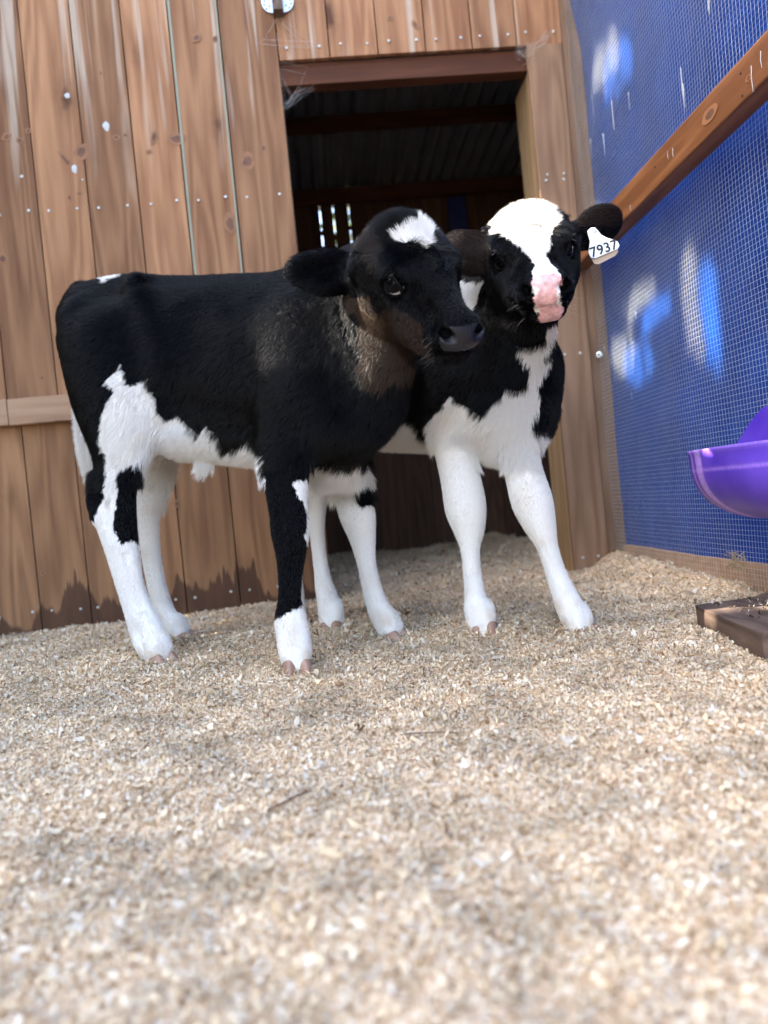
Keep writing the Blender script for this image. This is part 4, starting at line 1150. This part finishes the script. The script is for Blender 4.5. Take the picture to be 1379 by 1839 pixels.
# ears
def ear(F, base, mid, tip, rb, rm, rt, nv, thick, hollow):
    nv = nrm(nv)
    F.chain([(base, rb), (base * .5 + mid * .5, (rb + rm) * .53), (mid, rm), (mid * .4 + tip * .6, rm * .5 + rt * .5), (tip, rt)], .012, [(nv, thick)], sub=4)
    o = nv * rm * hollow
    F.cone(base * .45 + mid * .55 + o, mid * .45 + tip * .55 + o, rm * .62, rm * .62, .008, [(nv, .55)], True)
eb = HN.P(.060, -.052, .0)
ux, uy = eb[0], eb[1]
mid = at(585, 490, 1.345); tip = at(537, 485, 1.345)
F.cone(eb, at(636, 487, 1.36), .022, .022, .02)
ear(F, at(640, 487, 1.355), mid, tip, px2m(25, 1.36), px2m(41, 1.345), px2m(24, 1.345), [-.12, -1, .10], .30, .46)
ebL = HN.P(-.060, -.052, .0); tl = HN.P(-.115, -.15, -.03); ml = HN.P(-.092, -.105, -.015)
ear(F, ebL, ml, tl, .020, .030, .016, HN.R @ np.array([.3, .8, .2]), .36, .42)
# tail
F.chain(mk([(150, 530, 1.86, 22), (124, 575, 1.90, 15), (130, 650, 1.91, 12), (146, 725, 1.90, 10), (153, 785, 1.89, 12), (161, 840, 1.88, 9), (166, 872, 1.88, 3)]), .03)

polyTail = [(120, 728), (152, 726), (163, 790), (172, 850), (172, 905), (140, 905), (120, 780)]
nearhind = lambda P, px: P[:, 1] < 1.76
P1 = [(218, 655), (228, 690), (244, 690), (262, 683), (275, 706), (285, 742), (298, 757), (318, 748), (330, 760), (356, 782), (372, 766), (385, 780), (406, 812), (432, 802), (446, 793), (470, 806), (478, 900), (330, 920), (400, 1260), (150, 1260), (150, 942), (168, 934), (186, 890), (192, 822), (178, 790), (183, 745), (205, 700), (188, 688)]
starN = [(700, 425), (715, 413), (732, 405), (755, 397), (773, 402), (780, 416), (774, 428), (764, 446), (755, 440), (741, 434), (717, 437)]
nose_n = lambda lc, px: (lc[:, 1] > .160) & (lc[:, 2] > -.037) & (lc[:, 2] < .004) & (np.abs(lc[:, 0]) < .038)
headN = lambda P, px: (np.linalg.norm(HN.local(P) - [0, .04, 0], axis=1) < .17)
nohead = lambda P, px: ~headN(P, px)
calfcfgN = dict(
    white=[(P1, lambda P, px: nohead(P, px) & ~((P[:, 1] > 1.84) & (px[:, 0] < 172) & (px[:, 1] < 906))), (polyTail, lambda P, px: P[:, 1] > 1.83), ([(180, 502), (205, 492), (228, 484), (236, 490), (206, 500), (185, 510)], lambda P, px: (P[:, 2] > .8)),
           ([(527, 866), (550, 860), (575, 900), (572, 1010), (555, 985), (547, 960), (552, 930), (545, 902), (533, 888)], nohead),
           ([(470, 1120), (492, 1113), (513, 1101), (535, 1092), (549, 1078), (610, 1072), (610, 1260), (470, 1260)], nohead),
           ([(556, 824), (590, 832), (625, 835), (646, 823), (662, 850), (672, 870), (790, 1250), (600, 1230), (580, 940), (556, 900)], lambda P, px: nohead(P, px) & (P[:, 1] > 1.47)),
           (starN, lambda P, px: headN(P, px) & (P[:, 1] < 1.6)), ([(736, 690), (742, 670), (772, 672), (765, 682)], nohead)],
    black=[([(212, 846), (232, 838), (253, 828), (251, 880), (255, 925), (251, 976), (232, 971), (216, 978), (203, 940), (209, 890)], nearhind),
           ([(632, 878), (645, 866), (668, 858), (690, 880), (680, 909), (668, 906), (648, 914), (636, 900)], lambda P, px: (P[:, 1] > 1.6))],
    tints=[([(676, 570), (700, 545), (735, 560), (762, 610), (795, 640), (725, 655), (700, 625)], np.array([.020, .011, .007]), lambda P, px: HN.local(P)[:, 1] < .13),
           ([(615, 535), (665, 530), (684, 575), (702, 620), (728, 648), (795, 636), (800, 668), (740, 676), (700, 690), (686, 705), (665, 700), (646, 660), (650, 600), (630, 560)], np.array([.040, .027, .019]), lambda P, px: (HN.local(P)[:, 1] < .13) & (P[:, 1] > 1.1) & (P[:, 1] < 1.55) & (np.abs(HN.local(P)[:, 0] - .11) > .0 )),  # neck strip: sunlight painted into the coat as lighter brown
           ([(640, 430), (668, 405), (688, 425), (690, 470), (672, 485), (655, 470)], np.array([.018, .013, .010]), lambda P, px: P[:, 1] > 1.1)],  # temple: sunlit brown painted into the coat colour
    fur=None, nosepad=nose_n, nosemat=M_NOSEBLACK)
calfcfgN['fur'] = std_fur(dN, .40, dict(nose=nose_n, long=[
    ([(556, 820), (672, 812), (672, 890), (560, 892)], .030, lambda P, px: P[:, 1] > 1.50),
    ([(300, 760), (475, 780), (475, 900), (300, 900)], .021, None),
    (polyTail, .017, lambda P, px: P[:, 1] > 1.83),
    ([(500, 440), (640, 440), (640, 560), (500, 560)], .0085, lambda P, px: P[:, 1] < 1.38),
    ([(600, 540), (720, 540), (720, 800), (600, 800)], .017, lambda P, px: nohead(P, px))]))
FEET_N = ((290, 1187, 1.61, dN * .9 + nN * .45), (327, 1148, 1.855, dN), (534, 1203, 1.445, dN * .45 + nN * .8), (706, 1141, 1.70, dN * .9 + nN * .35))
FN = []
for (px, py, D, td) in FEET_N:
    p = at(px, py, D); p[2] = float(bed_h(p[0], p[1])) + .003; FN.append((p, td)); pastern(F, p, td)
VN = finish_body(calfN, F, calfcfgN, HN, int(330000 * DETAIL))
for p, td in FN: hoof(calfN, p, td, 1.0)
eye(calfN, HN, 1, CAM + np.array([-.3, 0, .5]), white_side=np.array([-.10, 0, .27]), w=.93, thr=.30)
eye(calfN, HN, -1, CAM, w=.9)

# ================================================================== far calf
calfF = empty('calf', at(760, 1140, 1.72) * np.array([1, 1, 0]))
tag(calfF, 'calf behind facing the camera, with white blaze, pink nose, white forelegs and ear tag', 'calf', 'calves standing in the pen')
HF = Head([-0.1389, -0.8373, 2.8538, 0.3973, 1.3448, 0.7426], 1.05)
F = Field([-.40, 1.20, -.03], [.72, 2.32, 1.02], HRES)
dF = nrm(at(885, 720, 1.62) - at(560, 700, 2.0)); dF[2] = 0; dF = nrm(dF); nF = np.array([dF[1], -dF[0], 0])
F.chain(mk([(545, 640, 2.04, 78), (590, 640, 1.98, 104), (680, 650, 1.88, 128), (770, 645, 1.79, 132), (840, 665, 1.72, 126), (885, 705, 1.66, 100), (895, 725, 1.64, 82)]), .03, [(nF, .78)], sub=4)
F.chain(mk([(600, 560, 2.0, 30), (700, 550, 1.88, 28), (790, 535, 1.78, 32), (850, 525, 1.71, 32), (890, 520, 1.62, 30)]), .05, sub=3)
F.cone(at(890, 770, 1.64), at(893, 800, 1.64), .075, .036, .04)                        # brisket
F.cone(at(830, 690, 1.66), at(815, 730, 1.66), .070, .060, .05)                        # right shoulder
F.cone(at(935, 690, 1.63), at(940, 750, 1.62), .062, .058, .05)                        # left shoulder
F.cone(at(700, 760, 1.85), at(780, 765, 1.76), .060, .055, .04)
# right fore
F.chain(mkL([(818, 720, 1.66, 52), (812, 770, 1.655, 43), (820, 830, 1.65, 36), (829, 870, 1.645, 37), (836, 912, 1.645, 38), (842, 950, 1.645, 29), (844, 985, 1.64, 20), (848, 1030, 1.64, 19), (853, 1068, 1.64, 21.5), (858, 1098, 1.635, 26), (865, 1122, 1.63, 25), (868, 1135, 1.62, 22)]), .035)
# left fore
F.chain(mkL([(920, 740, 1.62, 56), (930, 800, 1.60, 38), (941, 850, 1.59, 35.5), (955, 900, 1.58, 38), (969, 942, 1.575, 30), (981, 975, 1.57, 22), (995, 1020, 1.57, 20.5), (1008, 1055, 1.565, 23), (1022, 1088, 1.56, 26), (1034, 1112, 1.555, 27), (1040, 1130, 1.55, 24)]), .035)
# right hind (seen between the near calf's forelegs)
F.chain(mkL([(575, 720, 1.96, 72), (580, 800, 1.93, 46), (575, 860, 1.90, 28), (571, 900, 1.89, 20), (569, 940, 1.88, 17), (572, 985, 1.88, 15.5), (578, 1030, 1.875, 16.5), (584, 1060, 1.87, 20), (592, 1090, 1.865, 24), (596, 1112, 1.86, 24), (598, 1124, 1.855, 21)]), .035)
# left hind (hidden behind the near calf's black foreleg)
F.chain(mkL([(545, 720, 2.10, 66), (540, 800, 2.08, 42), (530, 880, 2.07, 26), (526, 950, 2.07, 18), (528, 1020, 2.06, 16), (530, 1070, 2.05, 19), (531, 1098, 2.05, 17)]), .035)
thr = HF.P(0, -.035, -.035)
F.chain([(at(880, 690, 1.66), .125), (at(912, 640, 1.585), .094), (at(930, 585, 1.53), .076), (thr, .064)], .05, [(nF, .95)])
F.cone(at(860, 530, 1.68), at(925, 470, 1.52), .036, .040, .05)
F.cone(at(965, 660, 1.60), at(960, 700, 1.60), .040, .040, .05)
head_prims(F, HF, 1.06)
ebr = HF.P(.060, -.050, 0); ebl = HF.P(-.060, -.050, 0)
F.cone(ebr, at(868, 455, 1.44), .022, .024, .02)
ear(F, at(870, 455, 1.44), at(842, 455, 1.46), at(818, 440, 1.48), px2m(30, 1.44), px2m(36, 1.46), px2m(22, 1.48), [.25, -1, -.15], .4, -.5)
F.cone(ebl, at(1036, 424, 1.46), .021, .020, .02)
ear(F, at(1036, 424, 1.455), at(1072, 407, 1.47), at(1096, 396, 1.48), px2m(22, 1.455), px2m(34, 1.47), px2m(24, 1.48), [.35, -1, -.35], .40, -.5)
F.chain(mk([(555, 600, 2.13, 20), (548, 680, 2.17, 16), (545, 780, 2.17, 13), (545, 860, 2.16, 8)]), .03)

faceF = [(885, 421), (893, 399), (911, 375), (926, 360), (963, 350), (984, 370), (1001, 392), (999, 400), (988, 412), (988, 436), (982, 458), (987, 473), (1008, 494), (1006, 503), (1008, 560), (960, 560), (955, 492), (960, 473), (948, 462), (938, 449), (928, 439), (916, 431), (906, 421), (896, 419)]
neckF = [(911, 572), (928, 585), (977, 590), (1003, 578), (1006, 594), (989, 606), (976, 640), (964, 672), (956, 672), (950, 655), (938, 640), (928, 622), (919, 605)]
pinkNose = [(958, 494), (975, 491), (995, 491), (1008, 497), (1009, 508), (1002, 513), (997, 519), (1000, 528), (1005, 536), (1001, 547), (975, 549), (962, 551), (956, 537), (963, 528), (966, 521), (960, 513), (953, 511)]
pinkChin = [(969, 549), (1013, 549), (1014, 560), (1001, 578), (985, 590), (972, 585), (967, 567)]
headF = lambda P, px: (np.linalg.norm(HF.local(P) - [0, .05, 0], axis=1) < .165)
headFf = lambda P, px: headF(P, px) & ((P - HF.P(0, 0, 0)) @ HF.ax(1) > -.09 * HF.s)
noheadF = lambda P, px: ~headF(P, px) | ((HF.local(P)[:, 1] < .02) & (HF.local(P)[:, 2] < -.06))
nose_f = lambda lc, px: (lc[:, 1] > .12) & ((inpoly(px, pinkNose) & (lc[:, 1] > .14)) | (inpoly(px, pinkChin) & (lc[:, 1] > .125)))
chestF = [(668, 815), (694, 785), (705, 770), (731, 752), (745, 760), (752, 781), (770, 792), (768, 762), (778, 745), (796, 731), (809, 708), (818, 723), (843, 734), (861, 747), (879, 738), (901, 712), (908, 698), (930, 703), (946, 696), (955, 640), (990, 640), (964, 694), (972, 709), (968, 731), (953, 760), (961, 778), (1000, 770), (1120, 1260), (680, 1260), (664, 900)]
calfcfgF = dict(
    white=[(faceF, headFf), (neckF, noheadF), (chestF, noheadF), ([(829, 505), (842, 498), (860, 490), (884, 480), (872, 500), (862, 520), (858, 545), (849, 562), (838, 545), (829, 525)], lambda P, px: ~headF(P, px)),
           ([(520, 835), (640, 835), (650, 1260), (480, 1260), (490, 835)], noheadF)],
    black=[([(800, 300), (1130, 300), (1130, 360), (800, 360)], lambda P, px: P[:, 2] < 0)],
    tints=[(pinkNose, PINK * .96, lambda P, px: headF(P, px) & (HF.local(P)[:, 1] > .14)), (pinkChin, PINK * .92, lambda P, px: headF(P, px) & (HF.local(P)[:, 1] > .12)), ([(795, 405), (880, 405), (880, 500), (795, 505)], np.array([.013, .0085, .0065]), lambda P, px: (HF.local(P)[:, 0] > .07)), ([(1030, 355), (1120, 355), (1120, 402), (1030, 415)], np.array([.013, .008, .006]), lambda P, px: (HF.local(P)[:, 0] < -.07))],  # ear entries: sunlit brown painted into the black coat
    fur=None, nosepad=nose_f, nosemat=M_NOSEPINK)
calfcfgF['fur'] = std_fur(dF, .42, dict(nose=nose_f, long=[
    ([(850, 700), (970, 700), (960, 840), (850, 840)], .021, lambda P, px: P[:, 1] < 1.75),
    ([(660, 740), (780, 740), (780, 830), (660, 830)], .020, None)]))
FF = []
for (px, py, D, td) in ((872, 1141, 1.63, nF * .7 + dF * .35), (1044, 1138, 1.555, dF * .8 + nF * .5), (599, 1134, 1.855, nF * .8 + dF * .3), (533, 1110, 2.045, nF * .8 + dF * .3)):
    p = at(px, py, D); p[2] = float(bed_h(p[0], p[1])) + .003; FF.append((p, td)); pastern(F, p, td)
VF = finish_body(calfF, F, calfcfgF, HF, int(310000 * DETAIL))
for p, td in FF: hoof(calfF, p, td, .97)
eye(calfF, HF, 1, CAM, white_side=np.array([-.65, 0, .05]), w=1.04)
eye(calfF, HF, -1, CAM, lidmat=M_LIDP, w=1.04)

def whiskers(root, H, n, mat, w=1.0):
    mb = MB()
    for k in range(n):
        sx = random.choice((1, -1)); y = random.uniform(.10, .150); z = random.uniform(-.065, -.025)
        b = H.P(sx * .036 * w, y, z); d = nrm(H.R @ np.array([sx * 1.0, random.uniform(-.1, .8), random.uniform(-.6, .2)])); L_ = random.uniform(.018, .034)
        mb.tube([b, b + d * L_ * .5, b + d * L_ + np.array([0, 0, -.003])], [.0002, .00015, .00006], 3, cap=False)
    for sx in (1, -1):
        for k in range(3):
            b = H.P(sx * .055 * w, .03 + k * .004, .027); d = nrm(H.R @ np.array([sx * .8, .5, random.uniform(-.1, .9)]))
            mb.tube([b, b + d * .014, b + d * .026 + np.array([0, 0, -.004])], [.0003, .0002, .00008], 3, cap=False)
    o = mb.build('whiskers', [mat]); keep_world(o, root)
whiskers(calfF, HF, 16, simple('whisker_pale', (.34, .31, .28), .5))
whiskers(calfN, HN, 26, simple('whisker_grey', (.12, .11, .10), .4), .9)
# ear tag
def ear_tag():
    M_TAG = simple('tag_white', (.78, .82, .88), .4); M_TAN = simple('tag_back', (.40, .30, .22), .5); M_INK = simple('tag_ink', (.01, .01, .012), .6)
    D = 1.435; c = at(1083, 440, D); pxm = D / F_PX
    R = Matrix([list(v) for v in (nrm(RCAM[:, 0] * 1 + RCAM[:, 1] * .15), nrm(RCAM[:, 1] - RCAM[:, 0] * .15), RCAM[:, 2])]).transposed().to_4x4()
    prof = [(-29, -10), (-26, -20), (-18, -22), (2, -17), (24, -12), (29, -6), (27, 2), (20, 6), (8, 12), (-1, 19), (-6, 28), (-10, 33), (-18, 34), (-25, 29), (-25, 22), (-23, 10), (-26, 0)]
    def plate(name, prof, off, mat, th=.0016):
        bm = bmesh.new(); vs = [bm.verts.new(((x) * pxm, y * pxm, off)) for x, y in prof]
        f = bm.faces.new(vs); r = bmesh.ops.extrude_face_region(bm, geom=[f])
        for v in [g for g in r['geom'] if isinstance(g, bmesh.types.BMVert)]: v.co.z += th
        bmesh.ops.recalc_face_normals(bm, faces=bm.faces)
        bmesh.ops.bevel(bm, geom=[e for e in bm.edges if abs((e.verts[0].co - e.verts[1].co).z) < 1e-6], offset=.0004, segments=1, affect='EDGES')
        Mx = Matrix.Translation(Vector(c)) @ R
        for v in bm.verts: v.co = Mx @ v.co
        me = bpy.data.meshes.new(name); bm.to_mesh(me); bm.free(); o = bpy.data.objects.new(name, me); COL.objects.link(o); me.materials.append(mat); return o
    front = plate('ear_tag', prof, 0, M_TAG); keep_world(front, calfF); front['label'] = 'white plastic ear tag numbered 7937'
    back = plate('tag_back', [(-24, -21), (-20, -31), (-12, -33), (20, -22), (27, -15), (26, -8), (0, -12)], -.004, M_TAN); keep_world(back, front)
    cu = bpy.data.curves.new('tag_number', 'FONT'); cu.body = '7937'; cu.size = 25 * pxm; cu.align_x = 'CENTER'; cu.extrude = .0003; cu.offset = .0005; cu.space_character = 1.05
    cu.materials.append(M_INK)
    t = bpy.data.objects.new('tag_number', cu); COL.objects.link(t)
    t.matrix_world = Matrix.Translation(Vector(c)) @ R @ Matrix.Translation(Vector((1 * pxm, -15 * pxm, .0021))) @ Matrix.Rotation(rad(10.5), 4, 'Z')
    bpy.context.view_layer.update(); dg = bpy.context.evaluated_depsgraph_get(); me = bpy.data.meshes.new_from_object(t.evaluated_get(dg)); me.transform(t.matrix_world)
    o = bpy.data.objects.new('tag_number', me); COL.objects.link(o); bpy.data.objects.remove(t); keep_world(o, front)
    mb = MB(); mb.disc(c + (RCAM[:, 0] * -17 + RCAM[:, 1] * 26) * pxm + RCAM[:, 2] * .0018, RCAM[:, 2], .0045, .002, 16)
    o = mb.build('tag_button', [M_TAG], smooth=True); keep_world(o, front)
ear_tag()
# ------------------------------------------------------------------ unseen leaf screen added on the left: blocks sun, gaps aimed at chosen spots
def leaf_gobo():
    HX = -2.75
    u = np.array(SUN_TRAVEL)
    def back(p): p = np.array(p); return p - u * ((p[0] - HX) / u[0])
    gaps = []
    for (px, py, D, ry, rz) in ((655, 610, 1.41, .11, .19), (668, 450, 1.37, .10, .10), (745, 655, 1.31, .07, .03), (622, 565, 1.42, .09, .06), (600, 700, 1.44, .05, .05), (940, 410, 1.42, .11, .10), (1070, 380, 1.45, .05, .02),):
        b = back(at(px, py, D)); gaps.append((b[1], b[2], ry, rz))
    for (px, py, ry, rz) in ((1250, 540, .055, .17), (1150, 540, .14, .05), (1120, 640, .12, .08), (1090, 110, .14, .07), (1070, 400, .1, .06)):
        d = RCAM @ np.array([px - CX, -(py - CY), -F_PX]); b = back(CAM + d * (.95 / d[0])); gaps.append((b[1], b[2], ry, rz))
    n = 150000
    y = rng.uniform(-1.6, 5.4, n); z = rng.uniform(.0, 5.2, n); x = HX + rng.uniform(-.12, .12, n)
    keep = np.ones(n, bool)
    # test where each leaf sits along the sun's path in the gap plane
    yy = y - (x - HX) * u[1] / u[0]; zz = z - (x - HX) * u[2] / u[0]
    wob = 1 + .35 * noise3(np.stack([yy, zz, 0 * yy], 1), .05, 61)
    for (gy_, gz_, ry, rz) in gaps: keep &= (((yy - gy_) / (ry + .012)) ** 2 + ((zz - gz_) / (rz + .012)) ** 2) > wob
    x, y, z = x[keep], y[keep], z[keep]
    P = np.stack([x, y, z], 1)
    m = simple('gobo_leaf', (.05, .10, .025), .5)
    n = len(P); a = rng.normal(0, 1, (n, 3)); a /= np.linalg.norm(a, axis=1)[:, None]; b = np.cross(a, np.array([1., 0, 0]) + rng.normal(0, .3, (n, 3))); b /= np.linalg.norm(b, axis=1)[:, None]
    s = rng.uniform(.04, .06, n)[:, None]
    V = np.stack([P - a * s, P + b * s * .5, P + a * s, P - b * s * .5], 1).reshape(-1, 3); Q = np.arange(4 * n).reshape(n, 4)
    root = empty('leaf_gobo', (HX, -1, 0)); tag(root, 'unseen leafy screen added left of the pen to block and shape the sun', 'leaf_gobo')
    o = fast_mesh('foliage', V, Q, m); keep_world(o, root)
    mb = MB()
    for k in range(14):
        y0 = -1.4 + k * .5; mb.tube([(HX, y0, -.07), (HX + random.uniform(-.1, .1), y0 + random.uniform(-.1, .1), 1.5), (HX, y0 + random.uniform(-.2, .2), 4.6)], [.03, .022, .006], 8)
    local(root, mb, 'stems', [simple('gobo_bark', (.12, .08, .05), .9)])
if SUN_GOBO: leaf_gobo()
def shrub():
    n = 3500; P = np.stack([rng.uniform(-1.2, 1.4, n), 6.6 + rng.normal(0, .15, n), rng.uniform(-.05, 3.1, n)], 1)
    P = P[noise3(P, .3, 77) > -.45]; n = len(P)
    a = rng.normal(0, 1, (n, 3)); a /= np.linalg.norm(a, axis=1)[:, None]; b = np.cross(a, rng.normal(0, 1, (n, 3))); b /= np.linalg.norm(b, axis=1)[:, None]
    s = rng.uniform(.05, .08, n)[:, None]; V = np.stack([P - a * s, P + b * s * .5, P + a * s, P - b * s * .5], 1).reshape(-1, 3)
    root = empty('shrub', (0, 6.6, -.07)); tag(root, 'green shrub glimpsed through the slits at the back of the dark room', 'shrub')
    o = fast_mesh('foliage', V, np.arange(4 * n).reshape(n, 4), simple('shrub_leaf', (.09, .13, .04), .5)); keep_world(o, root)
    mb = MB()
    for k in range(5): mb.tube([(-1 + k * .5, 6.6, -.07), (-1 + k * .5 + random.uniform(-.1, .1), 6.6, 1.2), (-1 + k * .5 + random.uniform(-.2, .2), 6.6, 2.7)], [.02, .014, .005], 7)
    local(root, mb, 'stems', [simple('shrub_bark', (.12, .08, .05), .9)])
shrub()
